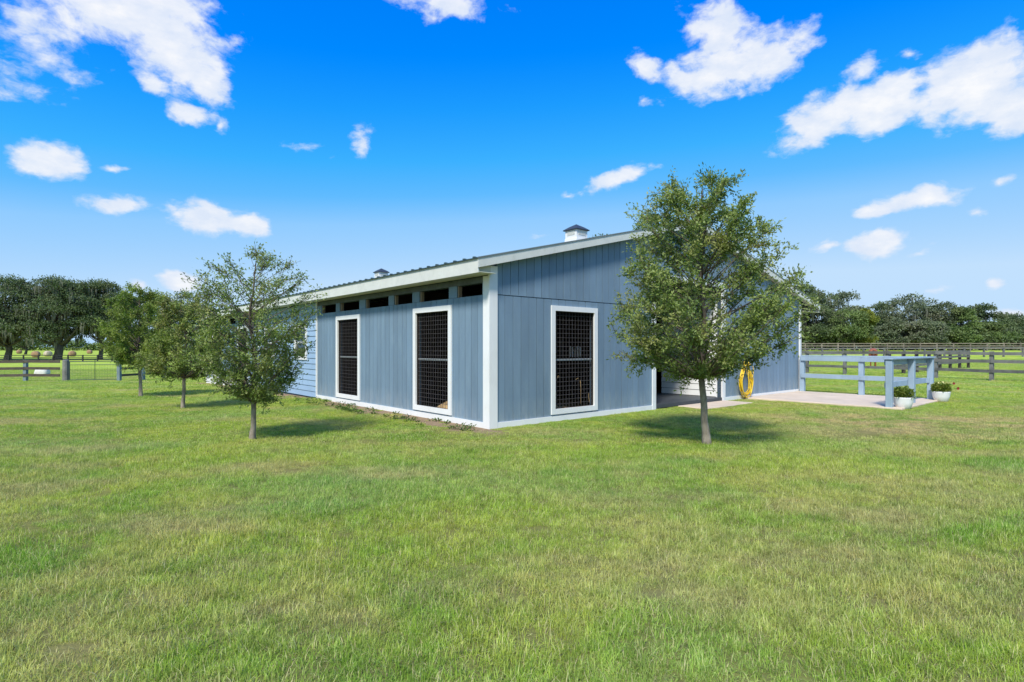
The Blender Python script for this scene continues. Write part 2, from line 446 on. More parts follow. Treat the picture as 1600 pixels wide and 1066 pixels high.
# ------------------------------------------------------------------ shape helpers
class MB:
    def __init__(s):
        s.v = []; s.f = []
    def add(s, vs, fs):
        b = len(s.v); s.v += [tuple(q) for q in vs]; s.f += [tuple(b + i for i in f) for f in fs]
        return s
    def box(s, x0, x1, y0, y1, z0, z1):
        vs = [(x0, y0, z0), (x1, y0, z0), (x1, y1, z0), (x0, y1, z0), (x0, y0, z1), (x1, y0, z1), (x1, y1, z1), (x0, y1, z1)]
        return s.add(vs, [(0, 3, 2, 1), (4, 5, 6, 7), (0, 1, 5, 4), (1, 2, 6, 5), (2, 3, 7, 6), (3, 0, 4, 7)])
    def hexa(s, a, b):
        """two matching quads a (4 pts) and b (4 pts)"""
        return s.add(list(a) + list(b), [(0, 3, 2, 1), (4, 5, 6, 7), (0, 1, 5, 4), (1, 2, 6, 5), (2, 3, 7, 6), (3, 0, 4, 7)])
    def beam(s, p, q, w, h, up=Vector((0, 0, 1))):
        p, q = Vector(p), Vector(q)
        d = (q - p).normalized()
        sd = d.cross(up)
        if sd.length < 1e-4: sd = Vector((1, 0, 0))
        sd.normalize(); u2 = sd.cross(d).normalized()
        a = [p + sd * i * w / 2 + u2 * j * h / 2 for i, j in ((-1, -1), (1, -1), (1, 1), (-1, 1))]
        b = [x + (q - p) for x in a]
        return s.hexa(a, b)
    def tube(s, pts, rad, n=6, caps=True):
        pts = [Vector(p) for p in pts]
        if not hasattr(rad, '__len__'): rad = [rad] * len(pts)
        b = len(s.v)
        ref = Vector((.31, .17, .93)).normalized()
        for i, p in enumerate(pts):
            d = (pts[min(i + 1, len(pts) - 1)] - pts[max(i - 1, 0)])
            if d.length < 1e-7: d = Vector((0, 0, 1))
            d.normalize()
            a = d.cross(ref)
            if a.length < .05: a = d.cross(Vector((1, 0, 0)))
            a.normalize(); c = d.cross(a)
            for k in range(n):
                t = 2 * math.pi * k / n
                s.v.append(tuple(p + (a * math.cos(t) + c * math.sin(t)) * rad[i]))
        for i in range(len(pts) - 1):
            for k in range(n):
                s.f.append((b + i * n + k, b + i * n + (k + 1) % n, b + (i + 1) * n + (k + 1) % n, b + (i + 1) * n + k))
        if caps:
            s.f.append(tuple(b + k for k in range(n))[::-1])
            s.f.append(tuple(b + (len(pts) - 1) * n + k for k in range(n)))
        return s
    def lathe(s, prof, n=24, cx=0, cy=0):
        b = len(s.v)
        for r, z in prof:
            for k in range(n):
                t = 2 * math.pi * k / n
                s.v.append((cx + r * math.cos(t), cy + r * math.sin(t), z))
        for i in range(len(prof) - 1):
            for k in range(n):
                s.f.append((b + i * n + k, b + i * n + (k + 1) % n, b + (i + 1) * n + (k + 1) % n, b + (i + 1) * n + k))
        return s
    def obj(s, name, mat, parent=None, smooth=False, bevel=0):
        o = mesh_obj(name, s.v, s.f, M[mat] if isinstance(mat, str) else mat, parent, smooth)
        if bevel:
            md = o.modifiers.new('bevel', 'BEVEL'); md.width = bevel; md.segments = 1; md.limit_method = 'ANGLE'
        return o

def thing(name, label, cat, loc=(0, 0, 0), rz=0, group=None):
    o = bpy.data.objects.new(name, None); C.objects.link(o)
    o.empty_display_size = .2
    o.location = loc; o.rotation_euler = (0, 0, rz)
    o['label'] = label; o['category'] = cat
    if group: o['group'] = group
    return o

# ------------------------------------------------------------------ barn
barn = thing('horse_barn', 'long blue wooden horse barn with white trim, wire mesh windows and a low gable roof', 'barn', CORNER, ANG)
RIDGE_U, EAVE_Z, PITCH = 6.75, 3.09, .24
OU, OUR, OV = .40, .75, .20
def roof_z(u):
    return EAVE_Z + PITCH * (min(u, 2 * RIDGE_U - u) + OU)
def wall_top(u):
    return roof_z(u) - .17

def side_v(x):
    a = (x - 800) / F
    return (CORNER.x - CORNER.y * a) / (RU.y + RU.x * a) if False else (CORNER.x - CORNER.y * a) / (-LV.x + LV.y * a)

WIN_Z0, WIN_Z1 = .14, 2.35       # outer edges of the window frames
FR = .105
side_windows = [(1.22, 2.70), (5.36, 6.83), (15.17, 16.64), (19.30, 20.78)]
gable_window = (1.57, 2.97)
vents_px = [(714, 754), (655.5, 701.6), (615.6, 644.5), (571, 607.4), (531.2, 561.6), (502.5, 525)]
vents = [(side_v(b), side_v(a)) for a, b in vents_px]
vents += [(BL - b, BL - a) for a, b in vents]
VZ0, VZ1 = 2.48, 2.71
DOOR_U0, DOOR_U1, DOOR_Z = 5.10, 8.20, 3.16
lap_windows = [(8.98, 10.04), (11.96, 13.02)]
LWZ0, LWZ1 = 1.12, 2.20

def segs(s0, s1, z0, z1f, holes):
    """z-intervals left of the column s0..s1 after cutting the holes"""
    iv = [(z0, z1f)]
    for (a, b, c, d) in holes:
        if a < s1 - 1e-4 and b > s0 + 1e-4:
            out = []
            for (p, q) in iv:
                top = q
                if p < c: out.append((p, min(c, q) if not callable(q) else c))
                if callable(q) or q > d: out.append((max(p, d), q))
            iv = out
    return iv
def breaks(s0, s1, step, holes, jitter=None):
    b = [s0]
    x = s0 + step
    while x < s1 - .04:
        b.append(x); x += step
    b.append(s1)
    return b

def column(mb, axis, s0, s1, o0, o1, z0, z1a, z1b):
    """axis 'u': wall runs along x, o is y; axis 'v': wall along y, o is x"""
    def P(s, o, z): return (s, o, z) if axis == 'u' else (o, s, z)
    a = [P(s0, o0, z0), P(s1, o0, z0), P(s1, o1, z0), P(s0, o1, z0)]
    b = [P(s0, o0, z1a), P(s1, o0, z1b), P(s1, o1, z1b), P(s0, o1, z1a)]
    if axis == 'v': a.reverse(); b.reverse()
    mb.hexa(a, b)

def backing(axis, s0, s1, holes, topf, o0, o1, mat, z0=-.6, name='wall', extra=()):
    mb = MB()
    pts = sorted({s0, s1, *[h[0] for h in holes if s0 < h[0] < s1], *[h[1] for h in holes if s0 < h[1] < s1], *extra})
    for p, q in zip(pts[:-1], pts[1:]):
        for (za, zb) in segs(p, q, z0, topf, holes):
            ta, tb = (topf(p), topf(q)) if callable(zb) else (zb, zb)
            if ta - za > .01: column(mb, axis, p, q, o0, o1, za, ta, tb)
    return mb.obj(name, mat, barn)

# holes (outer window opening inside the frame)
def whole(w): return (w[0] + FR * .8, w[1] - FR * .8, WIN_Z0 + FR * .8, WIN_Z1 - FR * .8)
gable_holes = [whole(gable_window), (DOOR_U0, DOOR_U1, .0, DOOR_Z)]
side_holes = [whole(x) for x in side_windows] + [(a, b, VZ0, VZ1) for a, b in vents] + [(a + .06, b - .06, LWZ0 + .06, LWZ1 - .06) for a, b in lap_windows]
gwall = backing('u', 0.03, BW - .03, gable_holes, wall_top, .014, .13, 'blue_back', name='gable_wall', extra=(RIDGE_U,))
swall = backing('v', 0.13, BL - .13, side_holes, lambda s: 2.84, .014, .13, 'blue_back', name='side_wall')

def siding(parent, axis, s0, s1, z0, topf, holes, step=.2035, gap=.011, mat='blue', o0=-.0, o1=.016, phase=0):
    b = [s0]; x = s0 + step - phase
    while x < s1 - .03:
        b.append(x); x += step
    b.append(s1)
    for n_, (p, q) in enumerate(zip(b[:-1], b[1:])):
        gap = .017 if n_ % 6 == 5 else .009 + .004 * ((n_ * 7) % 3) / 2
        cuts = sorted({p, q - gap, *[h[0] for h in holes if p < h[0] < q - gap], *[h[1] for h in holes if p < h[1] < q - gap]})
        for c0, c1 in zip(cuts[:-1], cuts[1:]):
            for (za, zb) in segs(c0, c1, z0, topf, holes):
                ta, tb = (topf(c0), topf(c1)) if callable(zb) else (zb, zb)
                if min(ta, tb) - za > .01 and c1 - c0 > .004:
                    mb = MB(); column(mb, axis, c0, c1, o0, o1, za, ta, tb); mb.obj('siding_board', mat, parent)

GH = [(gable_window[0] + .03, gable_window[1] - .03, WIN_Z0 + .03, WIN_Z1 - .03), (DOOR_U0 - .02, DOOR_U1 + .02, 0, DOOR_Z + .02)]
SEAM = 2.475
siding(gwall, 'u', .165, BW - .1, .09, lambda u: SEAM, GH)
siding(gwall, 'u', .165, BW - .1, SEAM + .012, wall_top, GH, o0=-.008, o1=.014, phase=.07)
SH = [(a + .03, b - .03, WIN_Z0 + .03, WIN_Z1 - .03) for a, b in side_windows]
siding(swall, 'v', .168, 8.2, .09, lambda v: VZ0 - .0, SH)
siding(swall, 'v', 13.8, BL - .1, .09, lambda v: VZ0 - .0, SH)
# blocks between the vents and the weathered strip above them
for lo, hi in ((.168, 8.2), (13.8, BL - .1)):
    vs = sorted([t for t in vents if lo - .1 < t[0] < hi])
    pos = lo
    for a, b in vs:
        if a - pos > .03: MB().box(-.004, .016, pos, a, VZ0 + .004, VZ1).obj('vent_post', 'blue', swall)
        MB().box(.02, .09, b - .045, b - .004, VZ0 + .004, VZ1 - .004).obj('vent_jamb', 'rawwood', swall)
        pos = b
    if hi - pos > .03: MB().box(-.004, .016, pos, hi, VZ0 + .004, VZ1).obj('vent_post', 'blue', swall)
    MB().box(-.002, .016, lo, hi, VZ1 + .003, 2.82).obj('vent_header', 'ply', swall)
# lap siding between the stall sections
z = .02; k = 0
LH = [(a + .02, b - .02, LWZ0 + .02, LWZ1 - .02) for a, b in lap_windows]
while z < 2.78:
    zt = min(z + .165, 2.82)
    cuts = sorted({8.262, 13.738, *[q for h in LH for q in h[:2]]})
    for p, q in zip(cuts[:-1], cuts[1:]):
        for (a, b) in segs(p, q, z, zt, LH):
            if b - a < .004: continue
            fa = -.022 + (a - z) / .165 * .018; fb = -.022 + (b - z) / .165 * .018
            A = [(fa, p, a + .004), (.013, p, a + .004), (.013, q, a + .004), (fa, q, a + .004)]
            B = [(fb, p, b - .004), (.013, p, b - .004), (.013, q, b - .004), (fb, q, b - .004)]
            MB().hexa(A, B).obj('lap_board', 'lap', swall)
    z += .165
for v in (8.202, 13.742):
    MB().box(-.03, .013, v, v + .058, -.25, 2.84).obj('divider_trim', 'white', swall)

# white trim
MB().box(-.028, .165, -.028, 0.012, -.25, 3.0).box(-.028, .012, .0125, .167, -.25, 2.82).obj('corner_board', 'white', barn)
MB().box(BW - .1, BW + .028, -.028, .012, -.25, 2.93).box(BW - .012, BW + .028, .0125, .14, -.25, 2.9).obj('corner_board', 'white', barn)
MB().box(-.028, .012, BL - .1, BL + .02, -.6, 2.82).obj('corner_board', 'white', barn)
MB().box(.166, DOOR_U0 - .13, -.022, .013, -.2, .105).obj('base_trim', 'white', barn)
MB().box(DOOR_U1 + .16, BW - .101, -.022, .013, -.2, .105).obj('base_trim', 'white', barn)
MB().box(-.022, .013, .168, 8.2, -.3, .105).obj('base_trim', 'white', barn)
MB().box(-.022, .013, 13.802, BL - .101, -.6, .105).obj('base_trim', 'white', barn)
# door opening trim
MB().box(DOOR_U0 - .13, DOOR_U0, -.03, .15, -.2, DOOR_Z).obj('door_jamb', 'white', barn)
MB().box(DOOR_U1, DOOR_U1 + .16, -.03, .17, -.2, DOOR_Z).obj('door_jamb', 'white', barn)
MB().box(DOOR_U0 - .13, DOOR_U1 + .16, -.031, .15, DOOR_Z + .002, DOOR_Z + .13).obj('door_header', 'white', barn)

# windows
def mesh_window(axis, s0, s1):
    def bx(mb, a0, a1, b0, b1, z0, z1):
        if axis == 'u': mb.box(a0, a1, b0, b1, z0, z1)
        else: mb.box(b0, b1, a0, a1, z0, z1)
        return mb
    fr = MB()
    bx(fr, s0, s0 + FR, -.03, .0125, WIN_Z0, WIN_Z1); bx(fr, s1 - FR, s1, -.03, .0125, WIN_Z0, WIN_Z1)
    bx(fr, s0 + FR, s1 - FR, -.029, .0125, WIN_Z0, WIN_Z0 + FR); bx(fr, s0 + FR, s1 - FR, -.029, .0125, WIN_Z1 - FR, WIN_Z1)
    f = fr.obj('window_frame', 'white', gwall if axis == 'u' else swall)
    wm = MB()
    a0, a1, z0, z1 = s0 + FR, s1 - FR, WIN_Z0 + FR, WIN_Z1 - FR
    nv = int(round((a1 - a0) / .094)); nh = int(round((z1 - z0) / .0925))
    r = .0036
    for i in range(nv + 1):
        s = a0 + (a1 - a0) * i / nv
        q0, q1 = ((s, .03, z0), (s, .03, z1)) if axis == 'u' else ((.03, s, z0), (.03, s, z1))
        wm.tube([q0, q1], r, 4, False)
    for i in range(nh + 1):
        zz = z0 + (z1 - z0) * i / nh
        q0, q1 = ((a0, .038, zz), (a1, .038, zz)) if axis == 'u' else ((.038, a0, zz), (.038, a1, zz))
        wm.tube([q0, q1], r, 4, False)
    wm.obj('wire_mesh', 'wire', f)
    rl = MB(); bx(rl, a0, a1, .045, .07, 1.225, 1.262); rl.obj('middle_rail', 'steel', f)
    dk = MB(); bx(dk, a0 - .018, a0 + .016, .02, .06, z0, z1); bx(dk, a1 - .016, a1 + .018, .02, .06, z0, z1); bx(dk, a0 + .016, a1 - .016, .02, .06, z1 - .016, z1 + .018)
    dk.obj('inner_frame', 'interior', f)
    return f
mesh_window('u', *gable_window)
for a, b in side_windows: mesh_window('v', a, b)
for a, b in lap_windows:
    fr = MB(); w_ = .1
    fr.box(-.045, .013, a, a + w_, LWZ0, LWZ1).box(-.045, .013, b - w_, b, LWZ0, LWZ1)
    fr.box(-.044, .013, a + w_, b - w_, LWZ0, LWZ0 + w_).box(-.044, .013, a + w_, b - w_, LWZ1 - w_, LWZ1).box(-.03, .013, a + w_, b - w_, 1.63, 1.68)
    f = fr.obj('window_frame', 'white', swall)
    MB().box(.0, .01, a + w_, b - w_, LWZ0 + w_, 1.63).obj('pane', 'glass', f)
    MB().box(-.012, -.002, a + w_, b - w_, 1.68, LWZ1 - w_).obj('pane', 'glass', f)

# roof
V0, V1 = -OV, BL + OV
UR = BW + OUR
def roof_slope(u0, u1, name):
    mb = MB()
    rib_y = []; prof = []
    y = V0 + .12
    z_at = lambda u: roof_z(u)
    prof.append((V0, .0))
    while y < V1 - .1:
        prof += [(y - .032, 0), (y - .020, .009), (y + .020, .009), (y + .032, 0)]; rib_y.append(y)
        y += .305
    prof.append((V1, 0))
    vs = []; fs = []
    for (yy, dz) in prof:
        vs += [(u0, yy, z_at(u0) + dz + .004), (u1, yy, z_at(u1) + dz + .004)]
    n = len(vs)
    vs += [(x, yy, zz - .014) for x, yy, zz in vs]
    for i in range(len(prof) - 1):
        a = 2 * i
        fs.append((a, a + 1, a + 3, a + 2)); fs.append((n + a + 2, n + a + 3, n + a + 1, n + a))
        fs.append((a, a + 2, n + a + 2, n + a)); fs.append((a + 1, n + a + 1, n + a + 3, a + 3))
    mb.add(vs, fs)
    o = mb.obj(name, 'roofmetal', barn)
    e = MB(); sg = 1 if u1 > u0 else -1
    for q in rib_y:
        a, b = sorted((u0 - sg * .004, u0 + sg * .05)); zz = z_at(u0)
        e.box(a, b, q - .024, q + .024, zz - .006, zz + .032)
    e.obj('rib_ends', 'roofmetal', o)['kind'] = 'stuff'
    return o
roof = roof_slope(-OU - .03, RIDGE_U, 'roof_panel')
roof2 = roof_slope(UR + .03 if False else 2 * RIDGE_U + OU + .55, RIDGE_U, 'roof_panel')
UR = 2 * RIDGE_U + OU + .52
MB().hexa([(RIDGE_U - .2, V0, roof_z(RIDGE_U - .2) + .018), (RIDGE_U, V0, roof_z(RIDGE_U) + .022), (RIDGE_U, V1, roof_z(RIDGE_U) + .022), (RIDGE_U - .2, V1, roof_z(RIDGE_U - .2) + .018)],
          [(RIDGE_U - .2, V0, roof_z(RIDGE_U - .2) + .024), (RIDGE_U, V0, roof_z(RIDGE_U) + .028), (RIDGE_U, V1, roof_z(RIDGE_U) + .028), (RIDGE_U - .2, V1, roof_z(RIDGE_U - .2) + .024)]).obj('ridge_cap', 'drip', barn)
# eave fascia boards in lengths, soffits
def eave(ux, sgn, z):
    y = V0 + .022
    i = 0
    while y < V1 - .05:
        y2 = min(y + 3.66, V1 - .022)
        MB().box(min(ux, ux + sgn * .022), max(ux, ux + sgn * .022), y, y2 - .003, z - .262 - .004 * (i % 2), z - .003).obj('fascia_board', 'fascia', barn)
        y = y2; i += 1
    a, b = (ux + sgn * .022, 0.0) if sgn > 0 else (BW, ux + sgn * .022)
    MB().box(min(a, b) + .001, max(a, b) - .001, V0 + .025, V1 - .025, z - .252, z - .240).obj('soffit', 'soffit', barn)
MB().box(-.377, -.03, -.07, -.0, 2.853, 2.99).obj('soffit_return', 'soffit', barn)
eave(-OU, 1, roof_z(-OU))
eave(UR, -1, roof_z(UR))
# rake boards front and back
for yy, sg in ((V0, 1), (V1, -1)):
    y0, y1 = (yy - .001, yy + .021) if sg > 0 else (yy - .021, yy + .001)
    for ua, ub in ((-OU - .012, 1.55), (1.553, 4.25), (4.253, RIDGE_U - .001), (RIDGE_U + .001, 10.4), (10.403, UR + .012)):
        za, zb = roof_z(ua) - .002, roof_z(ub) - .002
        MB().hexa([(ua, y0, za - .172), (ub, y0, zb - .172), (ub, y1, zb - .172), (ua, y1, za - .172)],
                  [(ua, y0, za), (ub, y0, zb), (ub, y1, zb), (ua, y1, za)]).obj('rake_board', 'fascia', barn)
    for ua, ub in ((-OU - .03, RIDGE_U), (RIDGE_U, UR + .03)):
        za, zb = roof_z(ua), roof_z(ub)
        q0, q1 = (y0 - .012, y0 - .002) if sg > 0 else (y1 + .002, y1 + .012)
        MB().hexa([(ua, q0, za - .012), (ub, q0, zb - .012), (ub, q1, zb - .012), (ua, q1, za - .012)],
                  [(ua, q0, za + .014), (ub, q0, zb + .014), (ub, q1, zb + .014), (ua, q1, za + .014)]).obj('drip_edge', 'drip', barn)
    # rake soffit
    ya, yb = (V0 + .022, -.002) if sg > 0 else (BL + .002, V1 - .022)
    for ua, ub in ((-OU + .03, RIDGE_U), (RIDGE_U, UR - .03)):
        za, zb = roof_z(ua) - .15, roof_z(ub) - .15
        MB().hexa([(ua, ya, za), (ub, ya, zb), (ub, yb, zb), (ua, yb, za)], [(ua, ya, za + .02), (ub, ya, zb + .02), (ub, yb, zb + .02), (ua, yb, za + .02)]).obj('rake_soffit', 'soffit', barn)

# cupolas
def cupola(v):
    s = .245; z0 = roof_z(RIDGE_U) - .25; zt = 5.20
    body = MB().box(RIDGE_U - s, RIDGE_U + s, v - s, v + s, z0, zt).obj('cupola', 'white', barn)
    mb = MB()
    A = [(RIDGE_U - .29, v - .29, z0), (RIDGE_U + .29, v - .29, z0), (RIDGE_U + .29, v + .29, z0), (RIDGE_U - .29, v + .29, z0)]
    B = [(RIDGE_U - .255, v - .255, z0 + .38), (RIDGE_U + .255, v - .255, z0 + .38), (RIDGE_U + .255, v + .255, z0 + .38), (RIDGE_U - .255, v + .255, z0 + .38)]
    mb.hexa(A, B).obj('cupola_base', 'white', body)
    for sx in (-1, 1):
        for k in range(4):
            zz = zt - .17 + k * .037
            mb = MB().box(RIDGE_U - .16, RIDGE_U + .16, v + sx * (s + .004) - .006, v + sx * (s + .004) + .006, zz, zz + .022)
            mb.box(RIDGE_U + sx * (s + .004) - .006, RIDGE_U + sx * (s + .004) + .006, v - .16, v + .16, zz, zz + .022)
            mb.obj('louver', 'fascia', body)
    r = .30; mb = MB()
    b = []
    for rr, zz in ((.30, zt - .01), (.30, zt + .015), (.17, zt + .11), (.0, zt + .21)):
        b.append([(RIDGE_U + x * rr, v + y * rr, zz) for x, y in ((-1, -1), (1, -1), (1, 1), (-1, 1))])
    vs = sum(b, []); fs = [(3, 2, 1, 0)]
    for i in range(3):
        for k in range(4):
            fs.append((4 * i + k, 4 * i + (k + 1) % 4, 4 * i + 4 + (k + 1) % 4, 4 * i + 4 + k))
    mb.add(vs, fs).obj('cupola_roof', 'cuproof', body)
cupola(4.14); cupola(17.25)

# far walls and interior
backing('v', .13, BL - .13, [], lambda s: roof_z(BW) - .17, BW - .12, BW - .002, 'blue', name='rear_wall')
backing('u', .0, BW, [(DOOR_U0, DOOR_U1, 0, DOOR_Z)], wall_top, BL - .12, BL - .002, 'blue', name='far_gable_wall', extra=(RIDGE_U,))
MB().box(.131, BW - .125, .131, BL - .125, -.5, .09).obj('floor', 'straw', barn)
k = 0
yy = .0
while yy < BL - .3:
    for q in range(2):
        a = DOOR_U0 + .002 + q * 1.55
        MB().box(a, a + 1.545, (yy if yy > .0 else -.02) + .003, yy + 1.21, .02, .108).obj('floor_mat', 'mat', barn)
    yy += 1.215
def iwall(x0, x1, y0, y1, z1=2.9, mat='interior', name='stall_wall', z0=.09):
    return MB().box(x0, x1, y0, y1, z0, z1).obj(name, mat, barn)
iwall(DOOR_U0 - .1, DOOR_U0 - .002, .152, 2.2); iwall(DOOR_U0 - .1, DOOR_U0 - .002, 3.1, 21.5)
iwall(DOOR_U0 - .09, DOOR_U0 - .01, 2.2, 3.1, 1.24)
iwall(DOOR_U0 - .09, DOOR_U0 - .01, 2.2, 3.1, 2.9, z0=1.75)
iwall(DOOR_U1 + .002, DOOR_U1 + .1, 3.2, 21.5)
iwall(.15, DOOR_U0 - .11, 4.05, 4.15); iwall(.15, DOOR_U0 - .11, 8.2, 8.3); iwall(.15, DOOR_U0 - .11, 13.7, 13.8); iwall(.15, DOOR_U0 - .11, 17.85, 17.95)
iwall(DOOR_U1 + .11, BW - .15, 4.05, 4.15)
# white bars standing in for slits of light through the stall grille
for k in range(5):
    yk = 2.42 + k * .095
    MB().tube([(DOOR_U0 - .05, yk, 1.24), (DOOR_U0 - .05, yk, 1.5 + .04 * math.sin(k * 2.1))], .022, 6).obj('light_slit_bar', 'white', barn)
# white lap boards lining the aisle
lin = MB().box(DOOR_U1 + .012, DOOR_U1 + .11, .172, 1.96, .09, 3.1).obj('aisle_lining', 'ply', barn)
z = .12
while z < 3.0:
    MB().hexa([(DOOR_U1 - .012, .172, z), (DOOR_U1 + .012, .172, z), (DOOR_U1 + .012, 1.96, z), (DOOR_U1 - .012, 1.96, z)],
              [(DOOR_U1 + .003, .172, z + .158), (DOOR_U1 + .012, .172, z + .158), (DOOR_U1 + .012, 1.96, z + .158), (DOOR_U1 + .003, 1.96, z + .158)]).obj('lap_board', 'white', lin)
    z += .17
# rafters
for k in range(18):
    y = .6 + k * 1.2
    for a, b in ((.2, RIDGE_U), (RIDGE_U, BW - .2)):
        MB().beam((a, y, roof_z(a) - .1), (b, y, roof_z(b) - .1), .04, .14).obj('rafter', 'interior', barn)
# loose straw caught in the mesh of the gable window
mb = MB()
for (a, z, pts) in ((1.75, .35, [(0, 0), (.03, .2), (.0, .42), (.08, .52)]), (1.72, .4, [(0, 0), (.06, -.1), (.16, -.15)]), (2.52, .3, [(0, 0), (.01, .3), (.0, .5)]),
                    (2.8, .3, [(0, 0), (-.03, .14), (-.01, .2)]), (1.8, .86, [(0, 0), (.05, .06), (.12, .02)]), (2.35, .82, [(0, 0), (.1, .03)])):
    mb.tube([(a + p, .055 + .01 * i, z + q) for i, (p, q) in enumerate(pts)], .006, 4)
straw = mb.obj('straw_wisp', 'straw', gwall)
mb = MB()
for (ux, vv, R, H) in ((1.9, .75, .5, .3), (.6, 1.9, .55, .28), (2.4, .6, .4, .12), (.7, 6.0, .5, .2)):
    prof = [(R, .09), (R * .75, .09 + H * .55), (R * .4, .09 + H * .9), (.01, .09 + H)]
    mb.lathe(prof, 12, ux, vv)
mb.obj('bedding_pile', 'straw', barn, smooth=True)

# ------------------------------------------------------------------ concrete pads
def pad(name, u0, u1, v0, v1, z0, z1, n=1):
    root = MB().box(u0 + .03, u1 - .03, v0 + .03, v1 - .03, z0, z1 - .02).obj(name, 'concrete')
    root.location = CORNER; root.rotation_euler = (0, 0, ANG); root['kind'] = 'structure'
    for i in range(n):
        a = u0 + (u1 - u0) * i / n; b = u0 + (u1 - u0) * (i + 1) / n
        MB().box(a + .004, b - .004, v0, v1, z0, z1).obj('slab', 'concrete', root, bevel=.012)
pad('wash_pad', 9.4, 13.15, -3.95, -.03, -.2, .045, 2)
pad('doorway_apron', 6.0, 8.3, -.85, -.035, -.2, .028, 1)

# ------------------------------------------------------------------ hitching rail
rail = thing('hitching_rail', 'pale blue painted wooden rail fence enclosing the concrete pad beside the barn', 'railing', CORNER, ANG)
def post(u, v, h=1.2, w=.14):
    MB().box(u - w / 2, u + w / 2, v - w / 2, v + w / 2, -.15, h).obj('post', 'railblue', rail, bevel=.008)
posts = [(13.17, -.13), (12.97, -1.95), (12.85, -3.72), (11.25, -3.68), (9.52, -3.66)]
for p in posts: post(*p)
def rl(p, q, z0, z1, off):
    a = Vector((*p, 0)); b = Vector((*q, 0)); d = (b - a).normalized(); n = Vector((-d.y, d.x, 0)) * off
    MB().beam(a + n + Vector((0, 0, (z0 + z1) / 2)), b + n + Vector((0, 0, (z0 + z1) / 2)), .04, z1 - z0).obj('rail', 'railblue', rail, bevel=.004)
for i in range(4):
    p, q = posts[i], posts[i + 1]
    rl(p, q, .50, .64, -.092); rl(p, q, 1.06, 1.20, -.092)
for i in (0, 1, 2, 3):
    p, q = Vector((*posts[i], 1.222)), Vector((*posts[i + 1], 1.222))
    if i == 2: q = q + (q - p).normalized() * .0
    d = (q - p).normalized() * (.1 if i != 2 else -.1)
    MB().beam(p + (Vector() if i != 2 else (q - p).normalized() * .12), q + (d if i in (1, 3) else Vector()), .2, .038).obj('cap_board', 'railblue', rail, bevel=.004)

# ------------------------------------------------------------------ planters
def leaf_quads(P, D, L, W, rng, nrm_bias=None):
    """diamond leaves: P base (n,3), D direction (n,3), L length, W width -> (n,4,3)"""
    n = len(P)
    D = D / np.maximum(np.linalg.norm(D, axis=1, keepdims=True), 1e-6)
    R = rng.normal(size=(n, 3))
    if nrm_bias is not None: R = R + nrm_bias
    S = np.cross(D, R); S /= np.maximum(np.linalg.norm(S, axis=1, keepdims=True), 1e-6)
    L = np.asarray(L).reshape(-1, 1) * np.ones((n, 1)); W = np.asarray(W).reshape(-1, 1) * np.ones((n, 1))
    mid = P + D * L * .5
    return np.stack([P, mid + S * W * .5, P + D * L, mid - S * W * .5], 1)

def planter(px, py, label, seed, red=False, lush=1.0):
    rng = np.random.RandomState(seed)
    Y = F * CAM_H / (py - HOR); X = (px - 800) / F * Y
    t = thing('planter', label, 'flower pot', (X, Y, gh(X, Y) + .01), 0, 'white flower pots by the blue rail')
    MB().lathe([(.13, 0), (.155, .02), (.195, .14), (.21, .255), (.215, .275), (.20, .278), (.19, .24), (.15, .23), (0.001, .23)], 28).obj('pot', 'pot', t, smooth=True)
    MB().lathe([(.185, .238), (.001, .25)], 16).obj('soil', 'soil', t)
    n = int(700 * lush)
    A = rng.uniform(0, 2 * math.pi, n); r = .2 * np.sqrt(rng.uniform(0, 1, n)); h = .26 + rng.uniform(0, 1, n) * (.30 - r * .6)
    P = np.stack([r * np.cos(A), r * np.sin(A), h], 1)
    D = np.stack([np.cos(A) * .8, np.sin(A) * .8, rng.uniform(.0, 1.1, n)], 1) + rng.normal(size=(n, 3)) * .35
    V = leaf_quads(P, D, rng.uniform(.05, .09, n), rng.uniform(.025, .045, n), rng, np.array([0, 0, 1.5]))
    np_mesh('foliage', V, 4, M['potleaf'], t, rng.uniform(0, 1, n))
    st = MB()
    for k in range(9):
        a = rng.uniform(0, 6.28); st.tube([(0.05 * math.cos(a), .05 * math.sin(a), .24), (.12 * math.cos(a), .12 * math.sin(a), .42)], .004, 4)
    fl = []
    if red: fl = [((.30, -.05, .50), 'flower_red', .045), ((.44, -.02, .36), 'flower_red', .05), ((.0, -.05, .54), 'flower_pale', .035), ((-.08, 0, .52), 'flower_pale', .03), ((.08, .0, .50), 'flower_pale', .028)]
    for (c, m, r) in fl:
        st.tube([(c[0] * .2, c[1] * .2, .26), (c[0] * .65, c[1] * .6, .25 + (c[2] - .25) * .75), c], .003, 4)
        mb = MB()
        for k in range(8):
            a = k * math.pi / 4
            p = Vector(c); d = Vector((math.cos(a) * .9, -.45, math.sin(a) * .9)); s = Vector((-math.sin(a), 0, math.cos(a)))
            mb.add([p, p + d * r * .6 + s * r * .35, p + d * r, p + d * r * .6 - s * r * .35], [(0, 1, 2, 3)])
        mb.obj('flower', m, t)
    st.obj('stems', 'weed', t)
planter(1411.5, 639, 'white round flower pot with leafy green plant, in front of the nearest blue rail post', 3)
planter(1470.5, 628, 'white flower pot with dark red blooms on long stems, right of the rail corner', 9, True)

